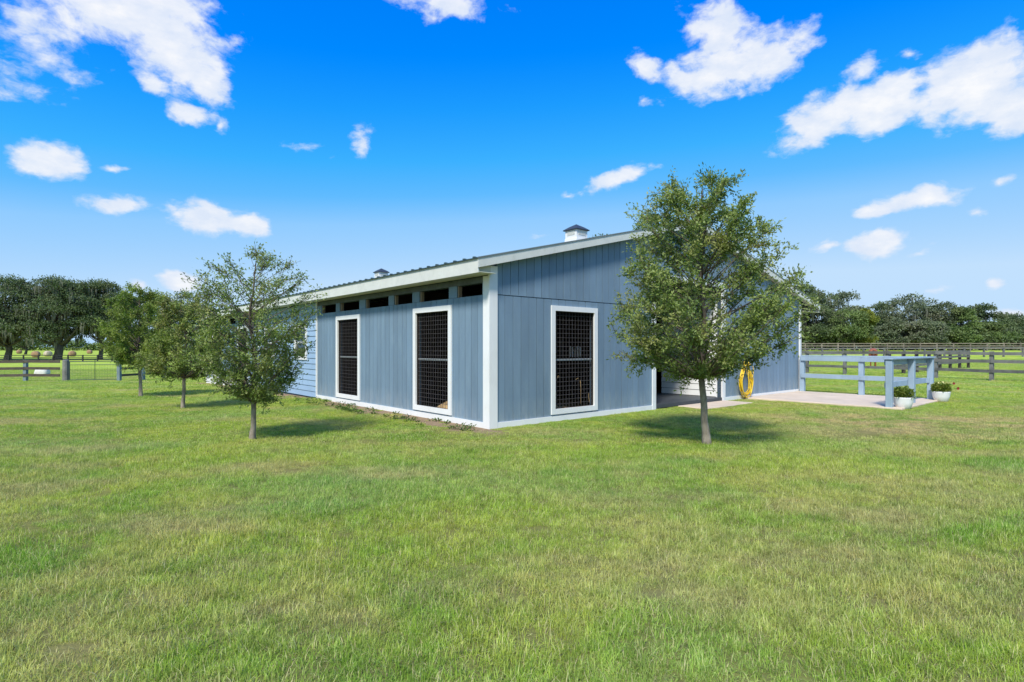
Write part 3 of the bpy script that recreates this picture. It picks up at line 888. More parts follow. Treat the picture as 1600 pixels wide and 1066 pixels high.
# ------------------------------------------------------------------ hose
def bez(p0, p1, p2, n):
    return [p0 * (1 - t) ** 2 + p1 * 2 * t * (1 - t) + p2 * t * t for t in [i / n for i in range(n + 1)]]
hose = thing('garden_hose', 'coiled yellow garden hose hanging on the blue barn wall right of the doorway', 'hose', uv(9.37, -.03, 0), ANG)
MB().box(-.06, .06, -.09, 0.0, 1.02, 1.06).box(-.06, .06, -.1, -.085, 1.02, 1.12).obj('hanger', 'steel', hose)
for k in range(8):
    mb = MB(); pts = []
    hw = .25 + .018 * ((k * 5) % 8); low = .05 + .022 * ((k * 3) % 7); dy = -.03 - .017 * k * .75; sh = .02 * math.sin(k * 2.2)
    for i in range(33):
        a = 2 * math.pi * i / 32
        c, s = math.cos(a), math.sin(a)
        zc = (1.08 + low) / 2; hz = (1.08 - low) / 2
        wz = hw * (1.0 - .68 * max(0, s) ** .9) * (1 + .12 * max(0, -s))
        pts.append((c * wz + sh * (1 - s) * .6, dy + .006 * math.sin(3 * a + k), zc + hz * s))
    mb.tube(pts, .012, 6, False); mb.obj('hose_loop', 'hose', hose, smooth=True)
pts = bez(Vector((-.02, -.17, 1.1)), Vector((.05, -.2, .5)), Vector((.22, -.17, .66)), 6) + bez(Vector((.24, -.17, .7)), Vector((.34, -.17, 1.0)), Vector((.04, -.17, 1.02)), 6)
MB().tube(pts, .0105, 6).obj('hose_end', 'hose', hose, smooth=True)
MB().tube([(-.015, -.16, .98), (-.05, -.18, .6), (.04, -.18, .2), (.1, -.18, .09)], .0105, 6).obj('hose_end', 'hose', hose, smooth=True)

# ------------------------------------------------------------------ fences
def fence(name, label, pts, zs, mat, ph=1.3, pw=.13, rh=.14, rt=.035, group=None, skip_posts=(), jit=.01, railmat=None, side=1, postmat=None, boxy=True, seed=1):
    rnd = random.Random(seed)
    o = pts[0]
    t = thing(name, label, 'fence', (o[0], o[1], gh(*o)), 0, group)
    base = Vector((o[0], o[1], gh(*o)))
    P = [Vector((x, y, gh(x, y))) - base for x, y in pts]
    for i, p in enumerate(P):
        if i in skip_posts: continue
        h = ph + rnd.uniform(-.03, .04)
        d = (P[min(i + 1, len(P) - 1)] - P[max(i - 1, 0)]).normalized(); s = Vector((-d.y, d.x, 0))
        d = Vector((d.x, d.y, 0)).normalized()
        lx = rnd.uniform(-.02, .02)
        a = [p + d * x * pw / 2 + s * y * pw / 2 + Vector((0, 0, -.3)) for x, y in ((-1, -1), (1, -1), (1, 1), (-1, 1))]
        b = [q + Vector((lx, 0, .3 + h)) for q in a]
        MB().hexa(a, b).obj('post', postmat or mat, t)
    for i in range(len(P) - 1):
        p, q = P[i], P[i + 1]
        d = (q - p).normalized(); s = Vector((-d.y, d.x, 0)) * side * (pw / 2 + rt / 2 + .003)
        for z in zs:
            e0, e1 = rnd.uniform(-jit, jit), rnd.uniform(-jit, jit)
            MB().beam(p + s + Vector((0, 0, z + e0)), q - d * .008 + s + Vector((0, 0, z + e1)), rt, rh).obj('rail', railmat or mat, t)
    return t
def line(p, q, n):
    return [(p[0] + (q[0] - p[0]) * i / n, p[1] + (q[1] - p[1]) * i / n) for i in range(n + 1)]
# near grey fence on the right
fence('paddock_fence', 'nearest weathered grey three rail fence on the right, running back behind the barn',
      [(24.0 - 1.1 * k, 21.8 + 1.9 * k) for k in range(15)], (.43, .87, 1.22), 'greywood', 1.30, .14, .14, side=1, seed=2)
fence('paddock_fence', 'dark three rail fence running right from the near grey fence to a thick post',
      [(20.55 + 1.85 * k, 30.7 + 1.52 * k) for k in range(8)], (.45, .85, 1.2), 'darkwood', 1.28, .16, .14, side=-1, seed=3, railmat='greywood')
fence('paddock_fence', 'long pale brown far fence in front of the dark woods on the right',
      [(30 + 2.4 * k, 86 - .12 * k) for k in range(27)], (.35, .72, 1.08), 'farwood', 1.15, .16, .13, side=-1, seed=4)
fence('paddock_fence', 'middle dark fence across the right hand paddock, behind the grazing horse',
      [(24 + 2.4 * k, 60 + .25 * k) for k in range(15)], (.45, 1.02), 'greywood', 1.1, .15, .14, side=-1, seed=5)
# left near fence
fence('paddock_fence', 'weathered three rail fence left of the green wire gate',
      [(-25.6 - 2.04 * k, 32.0 + .0 * k) for k in range(4)], (.36, .75, 1.14), 'darkwood', 1.2, .17, .15, side=1, postmat='bluegreypost', seed=6, skip_posts=(0,))
fence('paddock_fence', 'dark rail fence right of the green wire gate, running back behind the young trees',
      [(-22.45 + .05 * k, 32.2 + 2.0 * k) for k in range(7)], (.36, .75, 1.14), 'darkwood', 1.2, .17, .13, side=1, postmat='bluegreypost', seed=7)
fence('paddock_fence', 'long black rail fence beneath the big mossy oaks on the left',
      [(-110 + 2.5 * k, 97 + .1 * k) for k in range(34)], (.25, .62, 1.02), 'blackwood', 1.12, .17, .11, side=1, seed=8)
# gate and its round post
gz = gh(-25.4, 32)
gp = MB().lathe([(.17, -.4), (.155, 1.22), (.12, 1.25), (.001, 1.255)], 10).obj('gate_post', 'greywood'); gp.location = (-25.35, 32.0, gz)
gp['label'] = 'thick round wooden post at the left end of the green wire gate'; gp['category'] = 'post'
gate = thing('wire_gate', 'dark green metal wire gate between two posts, left of the young trees', 'gate', (-25.12, 31.98, gz), 0)
W = 2.62; y2 = .2
fm = MB()
for z in (.10, 1.14): fm.tube([(0, 0, z), (W, y2, z + .03)], .024, 6)
for x in (0, W): fm.tube([(x, y2 * x / W, .1), (x, y2 * x / W, 1.15)], .024, 6)
fm.obj('gate_frame', 'green_metal', gate)
MB().tube([(W * .52, y2 * .52, .1), (W * .52, y2 * .52, 1.3)], .018, 6).obj('brace', 'green_metal', gate)
MB().tube([(0, 0, .96), (W, y2, .98)], .016, 6).obj('brace', 'green_metal', gate)
wm = MB()
for k in range(9): wm.tube([(0, 0, .18 + k * .09), (W, y2, .2 + k * .09)], .0035, 3)
for k in range(18): wm.tube([(W * k / 18, y2 * k / 18, .1), (W * k / 18, y2 * k / 18, .98)], .003, 3)
wm.obj('wire_mesh', 'green_metal', gate)

# white stone block in the paddock
def rock(px, Y, w_, h_, d_, label):
    X = (px - 800) / F * Y
    rng = random.Random(4)
    mb = MB()
    prof = [(1, 0), (1.02, .35), (.93, .8), (.75, 1.0), (.001, 1.03)]
    n = 14
    for r, z in prof:
        for k in range(n):
            a = 2 * math.pi * k / n
            sq = (abs(math.cos(a)) ** 4 + abs(math.sin(a)) ** 4) ** -.25
            q = 1 + rng.uniform(-.06, .06)
            mb.v.append((r * sq * math.cos(a) * w_ / 2 * q, r * sq * math.sin(a) * d_ / 2 * q, z * h_ * (1 + rng.uniform(-.05, .05))))
    for i in range(len(prof) - 1):
        for k in range(n): mb.f.append((i * n + k, i * n + (k + 1) % n, (i + 1) * n + (k + 1) % n, (i + 1) * n + k))
    o = mb.obj('stone_block', 'rock', None, True); o.location = (X, Y, gh(X, Y) - .03)
    o['label'] = label; o['category'] = 'stone'
rock(66, 44, .95, .5, .7, 'low white block in the paddock grass behind the left fence')

# round hay bales
BG = 'round hay bales in the far left field'
def bale(px, Y, mat, label, rz=0, r=.8):
    X = (px - 800) / F * Y
    mb = MB()
    n = 18
    rr = random.Random(int(px))
    for i, (rad, yy) in enumerate(((.001, -.62), (r * .93, -.62), (r, -.55), (r, 0), (r, .55), (r * .93, .62), (.001, .62))):
        for k in range(n):
            a = 2 * math.pi * k / n
            q = rad * (1 + rr.uniform(-.03, .03))
            z = q * math.sin(a)
            mb.v.append((q * math.cos(a), yy, max(z, -r * .9)))
    for i in range(6):
        for k in range(n): mb.f.append((i * n + k, i * n + (k + 1) % n, (i + 1) * n + (k + 1) % n, (i + 1) * n + k))
    o = mb.obj('hay_bale', mat, None, True); o.location = (X, Y, gh(X, Y) + r * .88); o.rotation_euler = (0, 0, rz)
    o['label'] = label; o['category'] = 'hay bale'; o['group'] = BG
bale(56, 140, 'hay', 'brown round hay bale seen through the black fence, left of the thickest oak trunk', .3)
bale(75, 148, 'haypale', 'pale tan round hay bale just left of the thickest oak trunk', 1.2)
bale(113, 150, 'hay', 'reddish round hay bale just right of the thickest oak trunk', .9)
bale(140, 215, 'hay', 'distant brown hay bale between the thin oak trunks', .2)
bale(30, 215, 'hay', 'distant reddish hay bale between the leftmost oak trunks', 1.0)

# ------------------------------------------------------------------ horse (seen from behind, grazing)
def skin_mesh(name, nodes, edges, mat, parent, sub=2, root=0):
    me = bpy.data.meshes.new(name)
    me.from_pydata([n[0] for n in nodes], edges, [])
    o = bpy.data.objects.new(name, me); C.objects.link(o)
    md = o.modifiers.new('skin', 'SKIN'); 
    for i, n in enumerate(nodes):
        r = n[1]; me.skin_vertices[0].data[i].radius = (r, r) if not hasattr(r, '__len__') else r
        me.skin_vertices[0].data[i].use_root = (i == root)
    s = o.modifiers.new('sub', 'SUBSURF'); s.levels = sub; s.render_levels = sub
    bpy.context.view_layer.update()
    dg = bpy.context.evaluated_depsgraph_get()
    em = bpy.data.meshes.new_from_object(o.evaluated_get(dg))
    em.polygons.foreach_set('use_smooth', [True] * len(em.polygons))
    em.materials.clear(); em.materials.append(M[mat])
    o.modifiers.clear(); o.data = em
    if parent: o.parent = parent
    return o
HX, HY = (1364 - 800) / F * 44, 44
horse = thing('horse', 'chestnut horse standing in the right hand paddock with its hindquarters to us', 'horse', (HX, HY, gh(HX, HY)), math.radians(-32))
N = [((0, -.55, 1.22), .30), ((0, -.80, 1.18), .24), ((0, -.15, 1.17), .31), ((0, .35, 1.18), .30), ((0, .62, 1.22), .23),
     ((.03, .95, 1.15), .15), ((.05, 1.28, .86), .12), ((.06, 1.45, .72), .12), ((.06, 1.52, .50), .085), ((.06, 1.55, .33), .06)]
E = [(0, 1), (0, 2), (2, 3), (3, 4), (4, 5), (5, 6), (6, 7), (7, 8), (8, 9)]
for sx, st in ((-1, .0), (1, .10)):
    b = len(N)
    N += [((sx * .16, -.68, 1.0), .19), ((sx * .17, -.60 + st, .78), .12), ((sx * .16, -.80 + st, .50), .065), ((sx * .16, -.74 + st, .26), .045), ((sx * .16, -.72 + st, .09), .05), ((sx * .16, -.66 + st, .03), .065)]
    E += [(0, b)] + [(b + i, b + i + 1) for i in range(5)]
    b = len(N)
    N += [((sx * .15, .50, .95), .14), ((sx * .15, .50 + st, .70), .085), ((sx * .14, .52 + st, .46), .055), ((sx * .14, .52 + st, .24), .04), ((sx * .14, .53 + st, .09), .045), ((sx * .14, .57 + st, .03), .06)]
    E += [(3, b)] + [(b + i, b + i + 1) for i in range(5)]
for sx in (-1, 1):
    b = len(N); N += [((.05 + sx * .07, 1.27, .98), .03), ((.05 + sx * .09, 1.24, 1.08), .012)]; E += [(6, b), (b, b + 1)]
skin_mesh('body', N, E, 'horse', horse)
MB().tube([(0, -1.0, 1.28), (0, -1.1, 1.15), (.02, -1.09, .85), (.03, -1.05, .55), (.03, -1.03, .38)], [.05, .065, .085, .07, .02], 8).obj('tail', 'horsehair', horse, smooth=True)
mb = MB()
for k in range(12):
    t = k / 11; p = Vector((.0 + .05 * t, .62 + .62 * t, 1.44 - .40 * t))
    mb.tube([p, p + Vector((.12, .02, -.06)), p + Vector((.17, .03, -.26))], [.03, .035, .012], 5)
mb.obj('mane', 'horsehair', horse, smooth=True)

# ------------------------------------------------------------------ trees
def bez(p0, p1, p2, n):
    return [p0 * (1 - t) ** 2 + p1 * 2 * t * (1 - t) + p2 * t * t for t in [i / n for i in range(n + 1)]]

def young_tree(px, py, label, prof, fork_px, mat='leaf', n_limb=60, subs=9, leaves=26, seed=1, trunk_r=.05, airy_top=0.0, leafL=.055, multi=3):
    """prof: list of (row, left px, right px) of the crown outline in the photo; heights and radii follow from the tree's distance"""
    rng = np.random.RandomState(seed); rnd = random.Random(seed)
    Y = F * CAM_H / (py - HOR)
    X = (px - 800) / F * Y
    g = gh(X, Y)
    if g < -.03:
        Y = F * (CAM_H - g) / (py - HOR); X = (px - 800) / F * Y; g = gh(X, Y)
    k = Y / F
    hz = np.array([CAM_H + (HOR - r) * k - g for r, a, b in prof])[::-1]
    lf = np.array([(a - px) * k for r, a, b in prof])[::-1]
    rt = np.array([(b - px) * k for r, a, b in prof])[::-1]
    H = hz[-1]
    fz = CAM_H + (HOR - fork_px[1]) * k - g; fx = (fork_px[0] - px) * k
    t = thing('young_oak_tree', label, 'tree', (X, Y, g), 0, 'young oak trees on the lawn')
    def env(z, az):
        l, r = np.interp(z, hz, lf), np.interp(z, hz, rt)
        cx, rad = (l + r) / 2, (r - l) / 2
        return cx + rad * math.cos(az), rad * math.sin(az), rad
    lean = fx
    def axis(z):
        cx = (np.interp(z, hz, lf) + np.interp(z, hz, rt)) / 2
        s = min(1, z / fz)
        m = max(0, (z - fz) / (H - fz))
        return Vector((lean * s * (1 - m) + cx * .6 * m, 0.0, z))
    # trunk up to the fork and leader(s) above
    tr = MB()
    pts = [axis(z) + Vector((rnd.uniform(-.008, .008), rnd.uniform(-.008, .008), 0)) for z in np.linspace(-.1, fz, 8)]
    rad = [trunk_r * (1.35 - .5 * min(1, (i) / 2.5)) if i < 3 else trunk_r * (.9 - .04 * i * .5) for i in range(8)]
    tr.tube(pts, rad, 10)
    tr.obj('trunk', 'bark', t, smooth=True)
    br = MB()
    pts = [axis(z) + Vector((.04 * math.sin(z * 5 + seed), .04 * math.cos(z * 4), 0)) * min(1, (z - fz)) for z in np.linspace(fz - .02, H * .96, 10)]
    pts[0] = axis(fz - .03)
    br.tube(pts, [trunk_r * .72 * (1 - .9 * i / 9) + .004 for i in range(10)], 7)
    LP, LD, LC = [], [], []
    ga = 2.39996
    for i in range(n_limb):
        f = (i + .5) / n_limb
        # limbs leave low on the leader and rise
        z1 = fz + (H - fz) * (f ** .92) * rnd.uniform(.93, 1.03)
        z1 = min(max(z1, hz[0] + .02), H)
        azm = i * ga + rnd.uniform(-.4, .4)
        ex, ey, rr = env(z1, azm)
        s = rnd.choice((rnd.uniform(.5, .75), rnd.uniform(.75, .95), rnd.uniform(.84, .98), rnd.uniform(.88, 1.03)))
        cx = (np.interp(z1, hz, lf) + np.interp(z1, hz, rt)) / 2
        end = Vector((cx + (ex - cx) * s, ey * s, z1))
        reach = Vector((end.x, end.y)).length
        z0 = max(fz * .98, z1 - reach * rnd.uniform(.35, 1.05) - .06)
        if z0 > H * .93: z0 = H * .93
        p0 = axis(z0)
        mid = p0.lerp(end, .5) + Vector((rnd.uniform(-.1, .1), rnd.uniform(-.1, .1), -.12 * reach * rnd.uniform(0, 1) if f < .6 else .05))
        cp = bez(p0, mid, end, 7)
        r0 = trunk_r * .34 * (1 - .6 * f) * (.5 + .5 * min(1, reach))
        br.tube(cp, [max(.0035, r0 * (1 - .85 * j / 7)) for j in range(8)], 5, False)
        ns = int(subs * (.6 + .6 * min(1.3, reach))) + 2
        hue = rnd.uniform(0, 1)
        for j in range(ns):
            tt = rnd.uniform(.3, 1.0) ** .6
            q = p0 * (1 - tt) ** 2 + mid * 2 * tt * (1 - tt) + end * tt * tt
            outd = (end - p0).normalized()
            dd = (outd * rnd.uniform(.2, 1.0) + Vector((rnd.gauss(0, .6), rnd.gauss(0, .6), rnd.gauss(.12, .45)))).normalized()
            ln = rnd.uniform(.12, .32) * (1.1 - .35 * f)
            e = q + dd * ln
            m2 = q.lerp(e, .5) + Vector((rnd.gauss(0, .02), rnd.gauss(0, .02), rnd.gauss(.01, .02)))
            sp = bez(q, m2, e, 3)
            br.tube(sp, [.0035, .003, .0022, .0012], 3, False)
            dens = leaves * (1 - airy_top * max(0, f - .35) / .65)
            nl = max(5, int(dens * rnd.uniform(.6, 1.3)))
            tts = rng.uniform(.15, 1.05, nl)
            A = np.array([sp[0], sp[1], sp[2], sp[3]])
            P = np.array([[np.interp(x, [0, .33, .67, 1.0], A[:, c]) for c in range(3)] for x in tts])
            P += rng.normal(size=P.shape) * .028
            LP.append(P)
            LD.append(np.array(dd)[None] * .6 + rng.normal(size=P.shape) * .75 + np.array([0, 0, -.05]))
            LC.append(np.clip(hue * .4 + rng.uniform(0, .6, nl) + .1 * (tts - .5), 0, 1))
    P = np.concatenate(LP); D = np.concatenate(LD); c = np.concatenate(LC); n = len(P)
    V = leaf_quads(P, D, rng.uniform(.7, 1.25, n) * leafL, rng.uniform(.7, 1.2, n) * leafL * .42, rng, np.array([-.2, -.5, 1.0]))
    br.obj('branches', 'twig', t)
    np_mesh('crown', V, 4, M[mat], t, c)
    return t, n

T = []
T.append(young_tree(1104, 694, 'young oak with a broad airy crown in front of the barn gable and doorway',
    [(280, 1072, 1134), (305, 1012, 1168), (345, 990, 1196), (385, 982, 1210), (420, 966, 1220), (450, 954, 1244), (490, 946, 1256), (525, 946, 1240), (550, 968, 1198), (565, 1018, 1150), (588, 1068, 1118)],
    (1096, 590), 'leaf', 150, 13, 26, 5, .062, .25, .056))
T.append(young_tree(395, 688, 'sparse topped young oak nearest the left lawn, in front of the barn side wall',
    [(396, 400, 426), (420, 326, 468), (452, 296, 490), (490, 284, 488), (530, 300, 476), (570, 320, 472), (600, 342, 450), (622, 378, 420)],
    (397, 628), 'leaf', 112, 11, 24, 8, .05, .7, .052))
T.append(young_tree(286, 638, 'young oak with a low bright leafy crown, left of the sparse topped one',
    [(458, 262, 294), (480, 246, 322), (508, 238, 336), (530, 234, 346), (552, 226, 350), (574, 234, 336), (590, 266, 306)],
    (288, 590), 'leaf_olive', 90, 11, 28, 12, .05, .25, .060))
T.append(young_tree(220, 620, 'leftmost young oak, a dense rounded tree farthest from the barn door',
    [(452, 206, 238), (470, 178, 258), (495, 164, 270), (522, 160, 268), (550, 170, 262), (568, 188, 252), (582, 208, 230)],
    (218, 572), 'leaf_bright', 95, 11, 28, 15, .055, .1, .068))
print('young tree leaves', [n for _, n in T])

def big_tree(name, label, X, Y, H, R, mat, seed, trunk_h=.22, trunk_r=.5, leaf=.28, n_clump=34, per=240, moss=0, cat='tree', group=None, squash=.55, limbs=True, kx=1.0):
    rng = np.random.RandomState(seed); rnd = random.Random(seed)
    g = gh(X, Y)
    t = thing(name, label, cat, (X, Y, g), 0, group)
    cz = H * (trunk_h + (1 - trunk_h) * .5); hh = H * (1 - trunk_h) * .5
    cl = []
    for i in range(n_clump):
        a = rnd.uniform(0, 2 * math.pi); ph = rnd.uniform(-.85, 1.0)
        s = rnd.uniform(.45, .88) if i % 4 else rnd.uniform(.1, .5)
        rr = math.sqrt(max(0, 1 - abs(ph) ** 2.2))
        cr = rnd.uniform(.20, .36) * R
        dz_ = -hh * .45 * (rr * s) ** 2 * rnd.uniform(.3, 1.3)
        cl.append((Vector((kx * R * rr * s * math.cos(a), R * rr * s * math.sin(a), cz + hh * ph * .86 + dz_)), cr))
    V = []; RC = []
    for (c, cr) in cl:
        n = int(per * (cr / (.28 * R)) ** 2)
        d = rng.normal(size=(n, 3)); d /= np.linalg.norm(d, axis=1, keepdims=True)
        d[:, 2] = np.where(d[:, 2] < -.3, -d[:, 2] * .6, d[:, 2])
        rad = cr * (rng.uniform(.35, 1.0, n) ** .45) * (1 + .25 * rng.normal(size=n) * .5)
        P = np.array(c)[None] + d * rad[:, None] * np.array([1.1, 1.1, squash + .15])
        D = d + rng.normal(size=(n, 3)) * .8
        V.append(leaf_quads(P, D, rng.uniform(.6, 1.3, n) * leaf, rng.uniform(.5, 1.0, n) * leaf * .8, rng, np.array([0, -.4, 1.0])))
        RC.append(np.clip(rnd.uniform(0, .5) + rng.uniform(0, .5, n), 0, 1))
    V = np.concatenate(V); RC = np.concatenate(RC)
    V[:, :, 2] = np.maximum(V[:, :, 2], .05)
    np_mesh('crown', V, 4, M[mat], t, RC)
    br = MB()
    th = H * trunk_h
    br.tube([(0, 0, -.4), (0, 0, .15 * th), (.04 * R, 0, .6 * th), (.02 * R, .0, th * 1.05)], [trunk_r * 1.5, trunk_r * 1.05, trunk_r * .9, trunk_r * .8], 9)
    br.obj('trunk', 'oakbark', t, smooth=True)
    if limbs:
        lb = MB()
        for (c, cr) in cl[::2]:
            p0 = Vector((.02 * R, 0, th * rnd.uniform(.75, 1.0)))
            m = p0.lerp(c, .5) + Vector((0, 0, -.06 * H))
            cp = bez(p0, m, c, 6)
            lb.tube(cp, [trunk_r * .42 * (1 - .8 * j / 6) for j in range(7)], 5, False)
        lb.obj('limbs', 'oakbark', t, smooth=True)
    if moss:
        mv = []
        for i in range(moss):
            c, cr = rnd.choice(cl)
            a = rnd.uniform(0, 2 * math.pi); q = rnd.uniform(.3, 1.0)
            p = np.array(c) + np.array([math.cos(a) * cr * q * 1.1, math.sin(a) * cr * q * 1.1, -cr * rnd.uniform(-.2, .3)])
            for j in range(5):
                pp = p + rng.normal(size=3) * np.array([.16, .16, .12]); L = rnd.uniform(.5, 1.9); wd = rnd.uniform(.06, .16); b = rnd.uniform(0, math.pi)
                s = np.array([math.cos(b), math.sin(b), 0]) * wd
                mv.append([pp - s, pp + s, pp + s * .7 + np.array([.03, 0, -L * .6]), pp + np.array([0, 0, -L])])
        mv = np.array(mv)
        mv[:, :, 2] = np.maximum(mv[:, :, 2], .4)
        np_mesh('hanging_moss', mv, 4, M['moss'], t, rng.uniform(0, 1, len(mv)))['kind'] = 'stuff'
    return t
def PX(px, Y): return (px - 800) / F * Y
def HT(row, X, Y): return CAM_H + (HOR - row) * Y / F - gh(X, Y)

OG = 'big mossy live oaks on the left'
for (px, row, wpx, Y, tr_, lab, seed, th) in (
    (12, 436, 118, 106, .65, 'leftmost mossy live oak, its crown cut by the left edge of the view', 21, .26),
    (90, 434, 112, 108, .85, 'broad mossy live oak with the thickest trunk, second from the left edge', 22, .24),
    (157, 440, 86, 112, .45, 'mossy live oak with a thin dark trunk, behind the leftmost young oak', 23, .30),
    (-75, 430, 120, 108, .7, 'mossy live oak outside the left edge of the view', 24, .24)):
    X = PX(px, Y)
    big_tree('live_oak_tree', lab, X, Y, HT(row, X, Y), wpx / 2 * Y / F * 1.12, 'farleaf', seed, th - .05, tr_ * .85, .34, 84, 300, 220 if px > -50 else 20, group=OG)
for (px, row, wpx, Y, lab, seed) in ((218, 462, 76, 135, 'dark oak behind the crown of the leftmost young oak', 31), (275, 478, 80, 140, 'dark oak far behind the middle young oak', 32), (345, 490, 90, 150, 'far oak mostly hidden by the barn', 33),
                                     (40, 505, 60, 190, 'small far tree seen low between the leftmost oak trunks', 34)):
    X = PX(px, Y)
    big_tree('live_oak_tree', lab, X, Y, HT(row, X, Y), wpx / 2 * Y / F, 'farleaf', seed, .2, .4, .45, 34, 230, 0, group='trees beyond the left paddock')

# trees showing over the barn roof
for (px, row, wpx, Y, lab, seed) in ((945, 349, 100, 52, 'dark tree whose top shows over the barn roof beside the near cupola', 41), (1020, 330, 100, 54, 'dark tree whose top shows over the ridge behind the front oak', 42),):
    X = PX(px, Y)
    big_tree('backdrop_tree', lab, X, Y, HT(row, X, Y), wpx / 2 * Y / F, 'farleaf4', seed, .15, .35, .2, 44, 300, 0, group='trees behind the barn')

# woods on the right
RW = 'trees of the woods on the right'
right = [
 (1262, 440, 90, 92, 'farleaf', 'dark oak rising just above the right end of the barn roof', .1),
 (1318, 459, 84, 97, 'farleaf2', 'grey green oak right of the barn, behind the yellowing tree', .1),
 (1376, 474, 70, 104, 'farleaf', 'dark tree filling the dip right of the yellowing tree', .08),
 (1422, 455, 92, 100, 'farleaf2', 'tallest crown of the right hand woods', .12),
 (1470, 474, 72, 98, 'farleaf2', 'rounded mossy crown right of the tallest one', .1),
 (1500, 482, 60, 96, 'farleaf4', 'brighter green crown in the middle of the right hand woods', .08),
 (1537, 477, 64, 108, 'farleaf', 'dark crown with a feathery top toward the right edge', .12),
 (1580, 492, 64, 112, 'farleaf', 'low dark crown at the right edge of the view', .08),
 (1630, 500, 80, 112, 'farleaf', 'dark crown beyond the right edge of the view', .08),
 (1402, 500, 60, 93, 'farleaf2', 'lower mossy tree with pale bare branches in the woods', .1),
 (1452, 500, 60, 91, 'farleaf2', 'lower grey green tree in the middle of the woods', .06),
 (1290, 500, 60, 92, 'farleaf', 'lower dark tree right of the barn end', .06),
 (1545, 508, 70, 97, 'farleaf4', 'low mid green tree at the foot of the woods on the right', .06),
 (1500, 512, 56, 92, 'farleaf4', 'low green tree at the foot of the brighter crown', .06),
 (1595, 515, 60, 97, 'farleaf', 'low dark tree by the right edge of the view', .06),
 (1240, 470, 70, 96, 'farleaf', 'dark oak mostly hidden behind the barn end', .08),
]
for i, (px, row, wpx, Y, mat, lab, th) in enumerate(right):
    X = PX(px, Y)
    big_tree('woodland_tree', lab, X, Y, HT(row, X, Y), wpx / 2 * Y / F, mat, 60 + i, th, .3, .33, 46, 230, 40 if mat == 'farleaf2' else 8, group=RW, squash=.6)
X = PX(1330, 89); big_tree('woodland_tree', 'round fresh green tree standing in front of the right hand woods', X, 89, HT(484, X, 89), 3.2, 'freshleaf', 90, .06, .16, .26, 40, 220, 0, group=RW, squash=.8)
X = PX(1352, 89.5); big_tree('woodland_tree', 'yellowing tree touching the round green one, in front of the woods', X, 89.5, HT(482, X, 89.5), 1.9, 'farleaf3', 91, .06, .14, .26, 34, 200, 0, group=RW, squash=.8)
# undergrowth at the foot of the right woods, and the far treeline on the horizon: nobody could count them
def mass(name, label, cat, strips, mat, leaf, seed):
    rng = np.random.RandomState(seed)
    V = []; RC = []
    for (x0, x1, y0, y1, h, n) in strips:
        X = rng.uniform(x0, x1, n); Y = y0 + (y1 - y0) * (X - x0) / (x1 - x0) + rng.normal(size=n) * 2.0
        hh = h * (.62 + .25 * np.sin(X * .35 * 6 / h + 1) * np.sin(X * .13 * 6 / h) + .13 * np.sin(X * 1.1 * 6 / h))
        Z = ground_h(X, Y) + hh * rng.uniform(0, 1, n) ** .75
        P = np.stack([X, Y, Z], 1)
        V.append(leaf_quads(P, rng.normal(size=(n, 3)), rng.uniform(.6, 1.3, n) * leaf, rng.uniform(.5, 1, n) * leaf * .8, rng, np.array([0, -.5, 1])))
        RC.append(rng.uniform(0, 1, n))
    o = np_mesh(name, np.concatenate(V), 4, M[mat], None, np.concatenate(RC))
    o['kind'] = 'stuff'; o['label'] = label; o['category'] = cat
mass('undergrowth', 'dark brush filling the foot of the woods behind the far right fence', 'undergrowth', [(38, 110, 93, 99, 4.2, 26000)], 'farleaf', .42, 5)
mass('far_woods', 'bluish line of woods on the far horizon to the left', 'woods', [(-520, -40, 430, 430, 12, 26000), (-40, 60, 430, 300, 12, 6000)], 'farleaf4', 1.6, 6)
mass('right_far_woods', 'distant woods on the horizon behind the right hand trees', 'woods', [(60, 420, 300, 260, 12, 12000)], 'farleaf4', 1.5, 7)

# ------------------------------------------------------------------ lawn blades
def blade_patch(name, size, n, L0, L1, W, seed, lean=1.1):
    rng = np.random.RandomState(seed)
    P = rng.uniform(-size / 2, size / 2, (n, 2))
    # tufting: pull many blades toward clump centres
    cc = rng.uniform(-size / 2, size / 2, (max(6, int(n / 28)), 2))
    pick = rng.randint(0, len(cc), n); fr = rng.uniform(0, 1, n)
    use = fr < .6
    P[use] = cc[pick[use]] + rng.normal(size=(use.sum(), 2)) * .018 * (W / .0035) ** .5
    L = rng.uniform(L0, L1, n) * (1 + .25 * rng.normal(size=n)).clip(.4, 1.7)
    a = rng.uniform(0, 2 * math.pi, n); ln = np.abs(rng.normal(size=n)) * lean + .12
    ln = ln.clip(0, 1.6)
    dx, dy = np.cos(a), np.sin(a)
    b = a + rng.uniform(-.6, .6, n) + math.pi / 2
    s = np.stack([np.cos(b), np.sin(b), np.zeros(n)], 1) * (W * rng.uniform(.6, 1.3, n))[:, None] / 2
    base = np.stack([P[:, 0], P[:, 1], np.full(n, -.012)], 1)
    c1, s1 = np.cos(ln * .55), np.sin(ln * .55); c2, s2 = np.cos(ln * 1.35), np.sin(ln * 1.35)
    m = base + np.stack([dx * s1, dy * s1, c1], 1) * (L * .55)[:, None]
    t = m + np.stack([dx * s2, dy * s2, c2], 1) * (L * .5)[:, None]
    # quads: base quad and tip kite share the mid edge
    q1 = np.stack([base - s, base + s, m + s * .9, m - s * .9], 1)
    q2 = np.stack([m - s * .9, m + s * .9, t + s * .12, t - s * .12], 1)
    V = np.concatenate([q1, q2]); r = rng.uniform(0, 1, n)
    return np_mesh(name, V, 4, M['blade'], None, np.concatenate([r, r]), link=False)
tufts = bpy.data.collections.new('grass_sources')
for i in range(4): tufts.objects.link(blade_patch('grass_clump_a%d' % i, .5, 3000, .022, .062, .0028, 100 + i))
